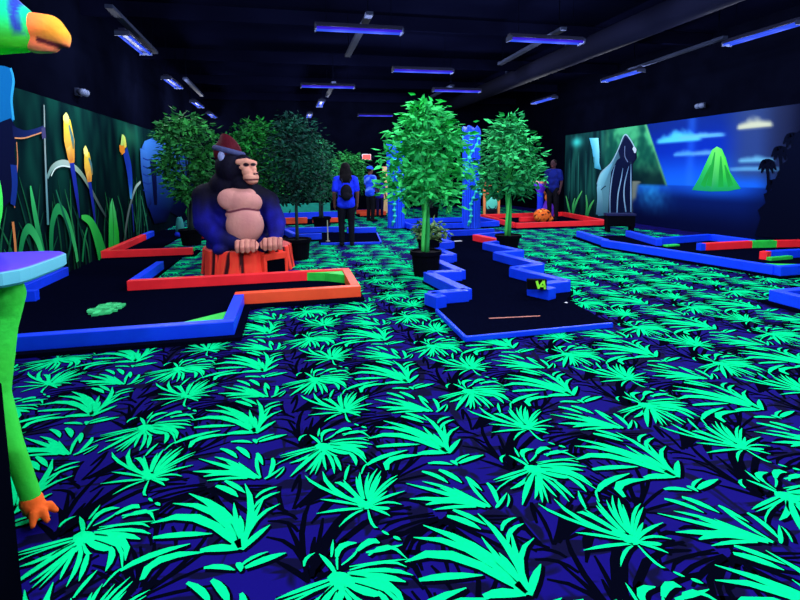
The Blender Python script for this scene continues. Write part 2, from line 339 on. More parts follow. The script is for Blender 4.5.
def left_mural():
    m = Mural(XL, 1)
    def base(u, v):
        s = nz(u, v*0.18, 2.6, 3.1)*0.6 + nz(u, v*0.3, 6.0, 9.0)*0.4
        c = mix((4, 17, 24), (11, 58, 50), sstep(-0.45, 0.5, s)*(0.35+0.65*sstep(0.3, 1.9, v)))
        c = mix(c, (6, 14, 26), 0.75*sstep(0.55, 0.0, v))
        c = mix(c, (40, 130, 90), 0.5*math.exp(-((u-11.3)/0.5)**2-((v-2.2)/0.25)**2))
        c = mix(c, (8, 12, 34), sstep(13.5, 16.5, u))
        return c
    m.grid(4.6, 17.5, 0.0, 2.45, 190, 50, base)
    # background reeds
    R = random.Random(4)
    for i in range(60):
        u = 5.4+R.random()*6.6; h = 0.5+R.random()*0.9; dx = R.uniform(-0.35, 0.35)
        g = R.random(); c = mix((14, 62, 48), (40, 128, 70), g*g)
        m.stroke([(u, 0.02), (u+dx*0.25, h*0.55), (u+dx, h)], [0.05, 0.045, 0.008], [mix(c, (8, 25, 30), .6), c, c], True)
    # pale blue waterfall at the near end
    pts = [(0, 66), (6, 68), (10, 78), (8, 100), (10, 118), (6, 128), (0, 130)]
    m.poly([(-14, 64)]+pts+[(-14, 130)], (14, 90, 150))
    m.stroke([(6, 68), (9, 80), (7, 100), (9, 120)], 0.05, (40, 140, 190))
    # warrior figure with spear
    m.poly([(-12, 125), (6, 118), (11, 126), (12, 138), (10, 150), (12, 172), (8, 200), (-12, 215)], (10, 15, 44))
    m.stroke([(8, 131), (20, 134), (30, 132), (40, 129)], [0.13, 0.09, 0.075, 0.09], [(14, 22, 62), (18, 30, 76), (22, 36, 88), (34, 42, 90)])
    m.stroke([(10, 138), (20, 138), (30, 135), (39, 132)], 0.016, (190, 130, 90))
    m.stroke([(12, 142), (13, 160), (12, 175), (10, 195), (10, 208)], 0.02, (176, 112, 76))
    m.stroke([(9, 165), (10, 185), (8, 205)], [0.14, 0.12, 0.10], (20, 44, 120))
    m.stroke([(40, 105), (41, 150), (42.5, 190), (44, 225)], [0.025, 0.04, 0.05, 0.06], [(120, 140, 140), (130, 150, 150), (96, 140, 150), (70, 130, 130)])
    m.poly([(37, 128), (41, 127), (42, 138), (38, 139)], (60, 60, 100))
    m.stroke([(8, 222), (10, 240), (11, 255)], 0.05, (190, 120, 70))
    # arching pale reeds
    m.stroke([(43, 178), (48, 168), (56, 163), (65, 164), (76, 172), (86, 187), (96, 205), (103, 217)], [0.05, 0.07, 0.08, 0.09, 0.09, 0.08, 0.07, 0.05], [(90, 130, 130), (120, 150, 140), (150, 180, 170), (160, 180, 170), (120, 150, 130), (100, 120, 110), (70, 90, 90), (40, 60, 60)])
    m.stroke([(47, 176), (51, 169), (58, 166), (66, 167)], 0.02, (200, 225, 220))
    m.stroke([(121, 245), (124, 222), (128, 203), (133, 188), (138, 182)], [0.09, 0.09, 0.08, 0.08, 0.05], [(60, 80, 80), (96, 116, 112), (110, 130, 130), (150, 180, 170), (190, 215, 205)])
    # parrots: yellow pair with blue tails, and a yellow-headed blue one
    for hx, hy, bx, by, tx, ty, sc in ((62, 117, 69, 165, 76, 218, 1.0), (82, 150, 87, 184, 92, 226, 0.85)):
        mx, my = (hx+bx)/2, (hy+by)/2
        m.stroke([(bx-2, by-8), ((bx+tx)/2, (by+ty)/2), (tx, ty)], [0.16*sc, 0.13*sc, 0.03], [(30, 50, 150), (26, 40, 140), (30, 30, 110)])
        m.stroke([(hx+1, hy+2), (mx, my), (bx-1, by-2)], [0.22*sc, 0.36*sc, 0.18*sc], [(222, 206, 60), (220, 172, 66), (205, 128, 50)])
        m.stroke([(hx+3, hy+8), (mx+3, my-2), (mx+4, my+8)], [0.05, 0.10*sc, 0.05], [(90, 120, 110), (60, 110, 120), (150, 120, 60)])
        m.stroke([(mx-1, my+6), (bx-1, by-4)], [0.16*sc, 0.10*sc], [(230, 190, 90), (190, 110, 45)])
        m.stroke([(hx-1.5, hy-3), (hx, hy+2), (hx+0.5, hy+7)], [0.12*sc, 0.22*sc, 0.10*sc], [(232, 232, 120), (236, 230, 130), (230, 205, 80)])
    m.stroke([(122, 150), (126, 168), (127.5, 184), (128, 199)], [0.30, 0.34, 0.26, 0.10], [(26, 56, 150), (30, 60, 180), (34, 80, 200), (90, 190, 230)])
    m.stroke([(118, 140), (120, 144), (121, 149)], [0.25, 0.42, 0.30], [(170, 220, 120), (205, 220, 100), (230, 190, 60)])
    m.poly([(116, 145), (121, 146), (122, 152), (119, 155), (116.5, 151)], (232, 140, 40))
    m.stroke([(129, 204), (130, 216), (131, 232)], [0.10, 0.08, 0.03], (30, 44, 120))
    # blue elephant seen from behind and side
    ol = [(138, 150), (142, 141), (150, 138), (160, 142), (168, 146), (178, 144), (186, 150), (192, 170), (190, 205), (178, 218), (168, 212), (164, 222), (152, 224), (146, 208), (143, 180)]
    m.poly(ol, [(36, 80, 160), (56, 116, 200), (56, 112, 200), (36, 76, 160), (36, 84, 160), (36, 84, 160), (18, 44, 116), (10, 24, 76), (7, 12, 40), (6, 10, 32), (7, 12, 40), (6, 10, 32), (7, 12, 40), (14, 28, 92), (26, 58, 136)])
    m.stroke([(141, 150), (142, 172), (145, 192), (147, 206)], [0.55, 0.5, 0.45, 0.35], [(56, 112, 190), (38, 80, 156), (26, 56, 130), (12, 22, 70)])
    for yy in (158, 166, 174, 182, 190): m.stroke([(140, yy), (145, yy+2), (149, yy+1)], 0.03, (24, 52, 130))
    m.stroke([(150, 160), (152, 185), (153, 205)], [0.5, 0.4, 0.25], [(12, 20, 72), (9, 14, 52), (7, 10, 38)])
    # foreground grass blades
    def bl(pts, w, a, b): m.stroke(pts, w, [mix(a, b, i/(len(pts)-1)) for i in range(len(pts))])
    g1, g2 = (18, 110, 62), (60, 190, 105)
    bl([(38, 256), (33, 232), (28, 205), (25, 186)], [0.13, 0.12, 0.10, 0.03], g1, g2)
    bl([(14, 256), (18, 236), (24, 229), (32, 240), (38, 258)], [0.08, 0.11, 0.13, 0.12, 0.10], g1, g2)
    bl([(46, 252), (47, 225), (53, 209), (62, 218), (70, 245), (73, 262)], [0.10, 0.12, 0.15, 0.13, 0.10, 0.08], g1, g2)
    bl([(62, 260), (66, 240), (58, 212), (51, 190)], [0.05, 0.06, 0.06, 0.02], (16, 70, 54), (30, 110, 80))
    bl([(78, 262), (80, 240), (83, 228)], [0.06, 0.06, 0.03], g1, (40, 140, 80))
    bl([(100, 262), (94, 240), (86, 222), (77, 217)], [0.42, 0.32, 0.17, 0.05], (20, 150, 60), (64, 200, 80))
    m.poly([(104.5, 258), (105, 222), (106, 205), (108.5, 198), (112, 212), (115, 232), (116, 254)], [(30, 170, 50), (50, 200, 80), (60, 205, 110), (90, 220, 130), (40, 180, 80), (40, 180, 50), (20, 150, 50)])
    m.stroke([(110, 254), (109.5, 225), (108.5, 200)], 0.03, (30, 120, 50))
    bl([(122, 247), (119, 215), (114, 196)], [0.04, 0.05, 0.02], (16, 70, 54), (40, 130, 80))
    bl([(146, 240), (143, 220), (138, 196)], [0.08, 0.08, 0.03], (20, 80, 64), (50, 130, 90))
    bl([(135, 244), (137, 215), (137, 190)], [0.06, 0.06, 0.02], (20, 80, 64), (50, 120, 90))
    w = bpy.data.objects['wall_left']
    o = m.mb.build('mural', M_MURAL, w, label='jungle mural of tall grass, perched yellow parrots and a blue elephant')
left_mural()

def right_mural():
    m = Mural(XR, -1)
    HZ = 1.03
    def g(x, c, w): return math.exp(-((x-c)/w)**2)
    def cloud(u, v, cu, cv, w, h, seed):
        d = nz(u, v, 3.5, seed)*0.35+nz(u, v, 9, seed)*0.2
        top = h*(max(0, 1-abs(u-cu)/w))**0.7*(0.75+d*1.2)
        if abs(u-cu) > w: return 0
        t = v-cv
        return sstep(-0.05, 0.02, t)*sstep(top+0.06, top*0.35, t)*sstep(0, 0.25, 1-abs(u-cu)/w)
    def base(u, v):
        if v > HZ:
            k = (v-HZ)/1.45
            c = mix((20, 92, 220), (9, 38, 150), sstep(0.0, 0.6, k))
            c = mix(c, (12, 34, 110), sstep(0.55, 1.0, k))
            c = mix(c, (44, 60, 96), 0.75*sstep(8.9, 8.1, u)*sstep(HZ, HZ+0.3, v))
            c = mix(c, (20, 24, 48), sstep(8.0, 7.4, u)*0.75); c = mix(c, (5, 7, 24), sstep(7.5, 6.9, u))
            c = mix(c, (40, 110, 230), 0.35*g(u, 9.55, 0.12))
            for cu, cv, w, h, s, cc in ((9.95, 2.02, 0.75, 0.40, 1.0, (66, 170, 215)), (9.3, 2.07, 0.7, 0.10, 2.0, (84, 160, 210)), (9.75, 1.70, 0.35, 0.14, 3.0, (66, 136, 205)), (9.15, 1.70, 0.4, 0.13, 4.0, (76, 136, 195)), (8.02, 2.17, 0.42, 0.24, 5.0, (172, 176, 150)), (7.95, 1.52, 0.42, 0.11, 6.0, (90, 155, 190)), (8.0, 1.36, 0.6, 0.05, 7.0, (84, 150, 195))):
                c = mix(c, cc, cloud(u, v, cu, cv, w, h, s))
        else:
            k = (HZ-v)/HZ
            c = mix((16, 60, 170), (8, 24, 84), sstep(0.0, 0.35, k)); c = mix(c, (6, 12, 50), sstep(0.3, 0.9, k))
            c = mix(c, (20, 92, 200), 0.7*g(u, 8.9, 0.8)*sstep(0.35, 0.0, k))
            c = mix(c, (40, 150, 220), 0.85*g(u, 10.85-0.3*k, 0.5)*sstep(0.85, 0.1, k)*(0.75+0.5*nz(u, v, 6, 2)))
            c = mix(c, (6, 9, 34), sstep(8.3, 7.2, u)*0.8)
        # cliffs on the left; their right edge slopes down to the waterline
        edge = 10.98-(2.49-v)*0.53
        if v > HZ-0.1 and u > edge:
            n = nz(u*1.2, v*0.6, 2.2, 4)+0.5*nz(u, v, 6, 5)
            cl = mix((14, 74, 62), (60, 160, 110), sstep(-0.3, 0.7, n+0.5*sstep(1.6, 2.4, v)-0.25*sstep(11.2, 12.5, u)))
            cl = mix(cl, (8, 26, 34), 0.85*sstep(1.7, 1.15, v)); cl = mix(cl, (110, 190, 120), 0.6*g(u, edge+0.04, 0.05))
            c = mix(c, cl, sstep(edge-0.02, edge+0.05, u)*sstep(HZ-0.06, HZ+0.02, v))
        if u > 11.1 and v < HZ+0.05:    # shore
            bz = sstep(11.15, 11.35, u+0.25*nz(u, v, 5, 7)-0.4*(0.95-v))
            c = mix(c, mix((110, 120, 110), (16, 34, 36), sstep(11.35, 12.3, u)), bz)
        if u > 12.2:
            n = nz(u*2.2, v*0.35, 2.4, 8)
            cl = mix((8, 30, 38), (24, 84, 76), sstep(-0.4, 0.6, n)); cl = mix(cl, (6, 16, 24), 0.7*sstep(0.9, 0.0, v))
            c = mix(c, cl, sstep(12.2, 12.9, u))
            c = mix(c, (60, 210, 200), 0.9*g(u, 14.1, 0.28)*g(v, 2.25, 0.14))
        return c
    m.grid(3.5, 14.75, 0.0, 2.5, 260, 70, base)
    def S(p, w, c): m.stroke(p, w, c, False)
    # waterfall
    m.poly([(590, 138), (599, 138), (600, 150), (600, 163), (602, 170), (595, 168), (593, 150)], [(70, 170, 210), (130, 220, 235), (110, 205, 230), (90, 190, 220), (40, 120, 150), (50, 140, 170), (60, 160, 200)])
    R = random.Random(3)
    for i in range(16):
        x = 569+R.random()*26
        S([(x, 150+R.random()*15), (x-0.3, 175+R.random()*10), (x-0.5, 190+R.random()*12)], [0.02, 0.05, 0.02], mix((14, 50, 56), (34, 100, 92), R.random()))
    # green islet
    m.poly([(693, 190), (700, 178), (707, 163), (713, 150), (718, 146.5), (723, 149), (727, 158), (731, 172), (742, 188.5), (730, 191), (712, 191.5)], [(24, 140, 90), (30, 160, 84), (44, 180, 80), (80, 205, 84), (100, 214, 90), (70, 200, 76), (60, 196, 62), (44, 190, 54), (26, 150, 80), (24, 150, 80), (22, 140, 90)])
    for a, b in (((716, 152), (710, 186)), ((722, 156), (722, 187)), ((726, 165), (732, 186)), ((712, 165), (704, 186))):
        S([a, ((a[0]+b[0])/2, (a[1]+b[1])/2), b], [0.02, 0.09, 0.14], [(34, 150, 62), (28, 140, 54), (26, 156, 62)])
    # silverback seen from behind, outlined in pale blue
    m.poly([(599, 216), (599, 200), (598, 184), (600, 176), (606, 169), (613, 163), (618, 151), (623, 138), (626, 134.5), (632, 139), (637, 149), (638, 158), (634, 164), (633, 185), (633, 212)],
           [(70, 130, 150), (96, 160, 180), (110, 185, 205), (130, 205, 220), (120, 195, 215), (90, 160, 190), (60, 96, 130), (40, 60, 90), (30, 36, 70), (16, 20, 48), (14, 18, 44), (12, 16, 40), (14, 18, 44), (12, 18, 44), (10, 16, 40)])
    m.poly([(609, 216), (610, 195), (612, 172), (618, 160), (624, 156), (632, 164), (633, 185), (632, 216)], (13, 20, 50))
    m.poly([(619, 150), (626, 137), (633, 143), (637, 152), (636, 160), (628, 163), (621, 158)], (16, 22, 52))
    for p in ([(611, 215), (611, 196), (613, 178), (616, 165)], [(618, 214), (619, 195), (622, 180), (624, 168)], [(627, 212), (625, 196), (626, 182), (630, 166)], [(632, 212), (632, 195), (632, 178), (632, 164)]):
        S(p, [0.05, 0.05, 0.04, 0.02], [(96, 140, 180), (130, 170, 205), (120, 160, 200), (80, 120, 160)])
    S([(598, 184), (602, 173), (612, 163), (619, 150), (625.5, 135), (631, 139), (636, 148)], 0.035, (130, 170, 190))
    S([(634, 148), (636, 150), (636, 153)], [0.06, 0.12, 0.05], (170, 190, 210))
    S([(626, 146), (626, 156), (629, 162)], 0.03, (90, 110, 150))
    S([(600, 215), (601, 200), (600, 186)], [0.3, 0.26, 0.2], [(60, 110, 136), (100, 160, 180), (120, 190, 210)])
    S([(602, 190), (605, 187), (607, 186)], 0.03, (30, 60, 80))
    # grass tufts at the foot of the falls
    for a, b, c in (((572, 217), (569, 205), (567, 196)), ((573, 217), (577, 203), (583, 191)), ((587, 217), (588, 205), (587, 195)), ((588, 217), (591, 207), (595, 200)), ((574, 217), (574, 206), (576, 198))):
        S([a, b, c], [0.10, 0.10, 0.03], [(24, 110, 60), (60, 170, 90), (90, 200, 110)])
    # dark palms at the right
    for tx, ty, r in ((769, 166, 9), (782, 153, 9), (795, 140, 10), (776, 186, 8), (790, 175, 12)):
        S([(tx+1, ty+38), (tx+1, ty+18), (tx, ty)], 0.06, (5, 8, 24))
        for k in range(9):
            a = 2*PI*k/9+0.2; ex = tx+r*math.cos(a); ey = ty+0.6*r*math.sin(a)
            S([(tx, ty), ((tx+ex)/2, (ty+ey)/2-2.5), (ex, ey+3)], [0.04, 0.10, 0.02], (5, 8, 24))
    m.poly([(757, 236), (763, 218), (760, 210), (768, 203), (766, 194), (774, 190), (775, 180), (783, 177), (782, 166), (790, 160), (789, 150), (796, 146), (797, 134), (806, 128), (830, 110), (860, 100), (900, 250)], (5, 8, 26))
    w = bpy.data.objects['wall_right']
    m.mb.build('mural', M_MURAL, w, label='lagoon mural with a green islet, cliffs and a large silverback ape')
right_mural()
# ------------------------------------------------------------------ mini-golf lanes: felt base + painted timber rails
def prism(name, pts, z0, z1, m, parent=None, label=None, bevel=0):
    mb = MB(); n = len(pts)
    area = sum(pts[i][0]*pts[(i+1) % n][1]-pts[(i+1) % n][0]*pts[i][1] for i in range(n))
    if area < 0: pts = pts[::-1]
    vs = [(p[0], p[1], z0) for p in pts]+[(p[0], p[1], z1) for p in pts]
    mb.add(vs, [tuple(range(n-1, -1, -1)), tuple(range(n, 2*n))]+[(i, (i+1) % n, n+(i+1) % n, n+i) for i in range(n)])
    return mb.build(name, m, parent, label=label, bevel=bevel)
Z0, RH = 0.035, 0.12
RL = {'B': (M_BLUE, 'blue rail'), 'R': (M_RED, 'red rail'), 'O': (M_ORANGE, 'orange rail'), 'G': (M_GREEN, 'green bumper block')}
def rail(lane, p0, p1, k='B', w=0.10, h=RH, z=Z0, name=None):
    mb = MB(); mb.bar(p0, p1, w, h, z)
    o = mb.build(name or ('bumper' if k == 'G' else 'rail'), RL[k][0], lane, bevel=0.006)
    o['label'] = RL[k][1]; return o
def lane(label, pts, rails, group='mini golf holes'):
    cx = sum(p[0] for p in pts)/len(pts); cy = sum(p[1] for p in pts)/len(pts)
    t = thing('mini_golf_hole', label, 'golf hole', (cx, cy, 0), group)
    prism('putting_felt', pts, 0.0022, Z0, M_MAT, t)
    for r in rails: rail(t, *r)
    return t
# near left, with the orange-railed spur
A = lane('near left mini golf hole, blue front rail and orange railed spur before the gorilla',
    [(-3.13, 4.28), (-.44, 4.28), (-.44, 5.30), (.76, 5.30), (.76, 6.52), (-1.80, 6.52), (-1.80, 8.9), (-3.13, 8.9)],
    [((-3.1, 4.40), (-.50, 4.40)), ((-.55, 4.45), (-.55, 5.34)),
     ((-.60, 5.42), (.73, 5.42), 'O'), ((.68, 5.47), (.68, 6.38), 'O'), ((.73, 6.43), (-1.92, 6.43), 'R'),
     ((-1.87, 6.48), (-1.87, 7.75)), ((-3.06, 6.15), (-3.06, 7.62)), ((-3.0, 6.16), (-2.76, 6.16))])
prism('bumper', [(-1.02, 4.45), (-.60, 4.45), (-.60, 4.78)], Z0, 0.135, M_GREEN, A, 'green corner bumper', .004)
prism('bumper', [(.18, 6.38), (.63, 6.38), (.63, 6.10), (.40, 6.30)], Z0, 0.14, M_GREEN, A, 'green corner bumper', .004)
# upper left by the mural
B = lane('mini golf hole against the jungle mural with a red front rail, left of the gorilla',
    [(-3.13, 9.02), (-1.62, 9.02), (-1.62, 9.62), (-2.42, 9.62), (-2.42, 13.4), (-3.13, 13.4)],
    [((-3.1, 9.13), (-1.66, 9.07), 'R'), ((-3.05, 9.2), (-3.05, 11.45), 'R'), ((-3.05, 11.45), (-3.05, 12.1)),
     ((-2.1, 9.45), (-1.7, 9.5), 'G', .1, .05)])
K_ = lane('small mini golf hole with red front rail, half hidden left of the gorilla', [(-2.0, 11.25), (-1.2, 11.25), (-1.2, 12.4), (-2.0, 12.4)],
    [((-1.95, 11.35), (-1.25, 11.35), 'R'), ((-1.9, 12.3), (-1.25, 12.3)), ((-1.9, 11.4), (-1.9, 12.25))])
# centre lane with stepped sides
La = [(1.45, 4.70), (1.38, 4.90), (1.80, 4.93), (1.66, 5.95), (2.08, 5.90), (1.97, 7.15), (2.38, 7.12), (2.30, 8.35), (2.78, 8.42), (2.72, 9.55), (3.15, 9.65)]
Rb = [(2.68, 4.72), (2.56, 4.98), (3.04, 5.04), (2.79, 5.92), (3.26, 6.06), (3.08, 7.12), (3.52, 7.18), (3.32, 8.15), (3.74, 8.35), (3.55, 9.25)]
cr = []
for i in range(len(La)-1): cr.append((La[i], La[i+1], 'B', 0.13))
for i in range(len(Rb)-2): cr.append((Rb[i], Rb[i+1], 'B', 0.13))
cr += [(Rb[-2], Rb[-1], 'R', 0.12), ((3.55, 9.3), (4.25, 9.5), 'B'), ((3.1, 10.05), (4.3, 10.1)), ((3.15, 9.7), (3.15, 10.05)),
       ((1.37, 3.79), (2.76, 3.82), 'B', 0.03, 0.045, 0.003), ((1.375, 3.8), (1.385, 4.66), 'B', 0.03, 0.045, 0.003)]
Cc = lane('centre mini golf hole with stepped blue sides running from a black mat to the posts',
    [(1.37, 3.80), (2.75, 3.83), (2.84, 4.7), (3.1, 5.0), (2.9, 6.0), (3.32, 6.05), (3.15, 7.1), (3.58, 7.2), (3.4, 8.2), (3.8, 8.4), (3.62, 9.3), (4.3, 9.5), (4.3, 10.15), (3.1, 10.15),
     (3.1, 9.65), (2.68, 9.6), (2.72, 8.45), (2.24, 8.4), (2.32, 7.15), (1.90, 7.2), (2.02, 5.95), (1.60, 6.0), (1.75, 4.98), (1.34, 4.95), (1.38, 4.7)], cr)
mb = MB(); p, q = at(489, 318.5, Z0), at(540, 316, Z0); mb.bar(p, q, 0.018, 0.002, Z0+0.0004)
o = mb.build('tee_line', mat('tan_tee_line', (190, 120, 110), .8), Cc, label='thin tan line on the mat')
# right side lane
D = lane('long mini golf hole along the lagoon mural with blue outer rail and red inner rails',
    [(5.40, 7.75), (5.68, 9.25), (6.7, 9.05), (7.9, 8.0), (8.6, 6.9), (8.6, 5.0), (5.98, 5.0)],
    [((5.76, 9.15), (5.50, 7.85)), ((5.43, 7.85), (6.03, 5.12)), ((6.0, 5.07), (8.5, 5.09)),
     ((6.72, 8.9), (6.40, 7.62)), ((6.44, 7.75), (7.78, 7.95)), ((7.80, 7.92), (7.86, 7.1)),
     ((6.64, 7.0), (6.74, 7.0)), ((6.74, 7.0), (7.68, 7.0), 'R'), ((7.68, 7.0), (8.12, 6.93), 'G'), ((8.12, 6.93), (8.6, 6.85), 'R'),
     ((6.85, 6.02), (6.98, 6.06), 'R'), ((6.98, 6.06), (8.6, 6.05)), ((6.86, 5.93), (7.3, 5.97), 'G', .08, .05), ((6.42, 7.5), (6.72, 7.55), 'G', .1, .03)])
prism('bumper', [(6.08, 5.14), (6.7, 5.14), (6.02, 5.45)], Z0, 0.13, M_GREEN, D, 'green corner bumper', .004)
# right edge of the frame
E_ = lane('mini golf hole cut by the right edge of the photo, blue rail end showing', [(4.74, 2.5), (6.3, 2.5), (6.3, 4.16), (4.74, 4.16)],
    [((4.82, 2.55), (4.82, 4.10)), ((4.87, 4.05), (6.25, 4.05)), ((6.25, 2.55), (6.25, 4.0))])
# far red one
F_ = lane('far mini golf hole framed by red rails, beside the orange speckled ball', [(5.2, 10.9), (7.7, 10.85), (8.0, 13.6), (5.3, 13.6)],
    [((5.25, 11.0), (7.62, 10.93), 'R'), ((5.25, 11.05), (5.38, 13.5), 'R'), ((5.38, 13.5), (7.95, 13.5), 'R'), ((7.62, 10.98), (7.95, 13.45), 'R'), ((6.0, 12.35), (6.9, 12.3), 'R')])
# between the blue posts
G_ = lane('mini golf hole with blue rails behind and between the two blue posts', [(2.75, 11.55), (4.15, 11.4), (5.1, 11.5), (5.1, 13.0), (2.75, 13.0)],
    [((2.78, 11.6), (4.1, 11.45)), ((4.5, 11.52), (5.05, 11.55)), ((2.8, 12.9), (5.05, 12.9)), ((2.8, 11.66), (2.8, 12.85)), ((5.05, 11.6), (5.05, 12.85))])
# where the woman stands
H_ = lane('mini golf hole with blue edged mat at the feet of the backpack woman', [(.55, 9.75), (1.72, 9.55), (1.92, 11.2), (.1, 11.75), (-.5, 11.75), (-.5, 11.3), (0.1, 10.4), (.55, 10.35)],
    [((.56, 9.74), (1.70, 9.54), 'B', .03, .045, .003), ((.08, 10.45), (.62, 10.40)), ((.08, 10.5), (-.1, 11.4)), ((-.12, 11.35), (-.48, 11.4)), ((1.25, 11.3), (1.9, 11.2), 'B', .16), ((1.72, 9.58), (1.9, 11.1), 'B', .03, .045, .003), ((-.4, 11.7), (1.2, 11.6))])
# far end, seen under the trees
I_ = lane('farthest mini golf hole with orange rails and a teal board, glimpsed under the dark trees', [(-.5, 13.8), (1.5, 13.8), (1.5, 16.9), (-.5, 16.9)],
    [((-.45, 13.9), (.45, 13.9), 'O', .12, .16), ((.6, 13.95), (1.4, 13.95), 'O', .12), ((-.45, 15.2), (1.4, 15.2), 'B', .12, .2), ((-.45, 14.0), (-.45, 15.1))])
mb = MB(); mb.box((.45, 16.7, .035+.19), (1.7, .06, .38)); mb.build('backboard', mat('teal_painted_board', (30, 170, 150), .6, .2, .2), I_, bevel=.005, label='teal backboard')
J_ = lane('small orange railed mini golf hole far behind the man in the blue cap', [(2.1, 15.6), (3.0, 15.6), (3.0, 16.6), (2.1, 16.6)],
    [((2.15, 15.65), (2.95, 15.65), 'O'), ((2.15, 16.5), (2.95, 16.5), 'O'), ((2.95, 15.7), (2.95, 16.45), 'O')])

# leafy green turf patch on the near felt
def turf_patch():
    c = at(106, 309, Z0+.01); mb = MB(); R = random.Random(8)
    for i in range(90):
        a = R.random()*2*PI; r = math.sqrt(R.random()); x = c.x+r*math.cos(a)*.125; y = c.y+r*math.sin(a)*.20
        x = round(x/.05)*.05; s = R.uniform(.035, .06); g = R.random()
        mb.box((x, y, Z0+.011+R.random()*.006), (s, s*1.3, .02), R.random()*.4, mix((24, 150, 84), (70, 225, 140), g))
    o = mb.build('turf_patch', M_V, None, origin=(c.x, c.y, Z0))
    tag(o, 'ragged green turf patch lying on the black felt of the near left hole', 'turf patch')
turf_patch()

# number sign on the centre hole
def sign():
    c = at(536.5, 289, Z0+RH); c.z = Z0+RH
    rz = -0.35
    t = thing('number_sign', 'small black number sign with lime numerals on the stepped blue rail', 'sign', c)
    R = Matrix.Rotation(rz, 3, 'Z')
    mb = MB(); mb.box(c+Vector((0, 0, .053)), (.20, .07, .104), rz); mb.build('sign_block', M_BLACK, t, bevel=.004)
    mb = MB()
    def st(a, b, w=.018):
        a = Vector(a); b = Vector(b); d = (b-a).normalized(); n = Vector((-d.y, d.x))*w/2
        q = [a+n, a-n, b-n, b+n]
        vs = [c+R @ Vector((p.x, -.0355-dd, p.y)) for dd in (0, .003) for p in q]
        mb.add(vs, [(0, 1, 2, 3), (7, 6, 5, 4), (0, 4, 5, 1), (1, 5, 6, 2), (2, 6, 7, 3), (3, 7, 4, 0)])
    st((-.005, .095), (.02, .012), .026); st((.028, .04), (.065, .095)); st((.026, .04), (.092, .038)); st((.066, .098), (.082, .01), .022)
    mb.build('numeral', mat('lime_numerals', (150, 255, 60), .5), t, label='lime numerals')
sign()
# flat white marker at the far end of the centre felt
mb = MB(); c = at(458, 241.5, Z0); mb.box((c.x, c.y, Z0+.008), (.15, .06, .014), .1)
tag(mb.build('hole_marker', M_WHITE, bevel=.003), 'small flat white marker lying on the far felt of the centre hole', 'marker')
# golf ball by the right of the mat
c = at(566, 306, 0); mb = MB(); mb.ball((c.x, c.y, .0225), .021); tag(mb.build('golf_ball', M_WHITE, smooth=True), 'tiny white golf ball on the carpet right of the centre mat', 'ball')
# pale pin beside the woman
c = at(328, 243, 0); mb = MB(); mb.tube([(c.x, c.y, Z0), (c.x, c.y, .46)], .011, 8, (190, 190, 160)); mb.lathe([(.045, Z0), (.04, Z0+.012), (.012, Z0+.02)], (c.x, c.y, 0), 14, (150, 150, 140))
tag(mb.build('marker_pin', M_V), 'thin pale pin standing on the black mat left of the woman', 'pin')

# ------------------------------------------------------------------ tree stump pedestal and gorilla
SC = Vector((-.63, 7.62, 0))
def stump():
    t = thing('tree_stump', 'red orange tree stump pedestal with carved bark, under the gorilla', 'stump', SC)
    R = random.Random(5); n = 192; H = .36
    groove = set(); k = 0
    while k < n:
        for j in range(3): groove.add((k+j) % n)
        k += R.choice([7, 9, 10, 12, 14])
    lean = [R.uniform(-3, 3) for _ in range(n)]
    mb = MB(); vs = []; cs = []; prof = [(.665, 0.0022), (.655, .06), (.64, .18), (.63, .30), (.625, .345), (.60, .36), (.5, .352)]
    for i, (r, z) in enumerate(prof):
        for q in range(n):
            a = 2*PI*q/n; g = ((q+int(round(z*12*math.sin(q//9*1.7)))) % n) in groove and i < 5
            rr = r*(1+.012*math.sin(5*a)+.008*math.sin(13*a+1)) - (.018 if g else 0)
            vs.append(SC+Vector((rr*math.cos(a), rr*math.sin(a), z)))
            cs.append((60, 10, 22) if g else (mix((255, 74, 50), (255, 50, 44), R.random()) if i < 5 else (225, 96, 96)))
    m = len(prof)
    fs = [(i*n+q, i*n+(q+1) % n, (i+1)*n+(q+1) % n, (i+1)*n+q) for i in range(m-1) for q in range(n)]+[tuple((m-1)*n+q for q in range(n))]
    mb.add(vs, fs, cs); mb.build('bark', M_V, t)
    mb = MB(); a0 = at(270, 273, 0); d = Vector((a0.x-SC.x, a0.y-SC.y, 0)); d = d.normalized(); ang = math.atan2(d.y, d.x)
    c = SC+d*.60; mb.box((c.x, c.y, .105), (.16, .30, .20), ang); mb.build('tunnel_mouth', M_DARK, t, bevel=.01, label='tunnel mouth, its shade a solid black block')  # no real hole: a solid black block stands for the shade inside
    # side pieces that frame the mouth
    for s in (-1, 1):
        nrm = Vector((-d.y, d.x, 0)); c2 = c+nrm*s*.175+d*.035
        mb = MB(); mb.box((c2.x, c2.y, .15), (.10, .05, .29), ang, mix((255, 74, 50), (255, 50, 44), .4)); mb.build('mouth_post', M_V, t, bevel=.01)
    c2 = c+d*.035; mb = MB(); mb.box((c2.x, c2.y, .255), (.10, .36, .09), ang, (250, 66, 48)); mb.build('mouth_lintel', M_V, t, bevel=.01)
stump()

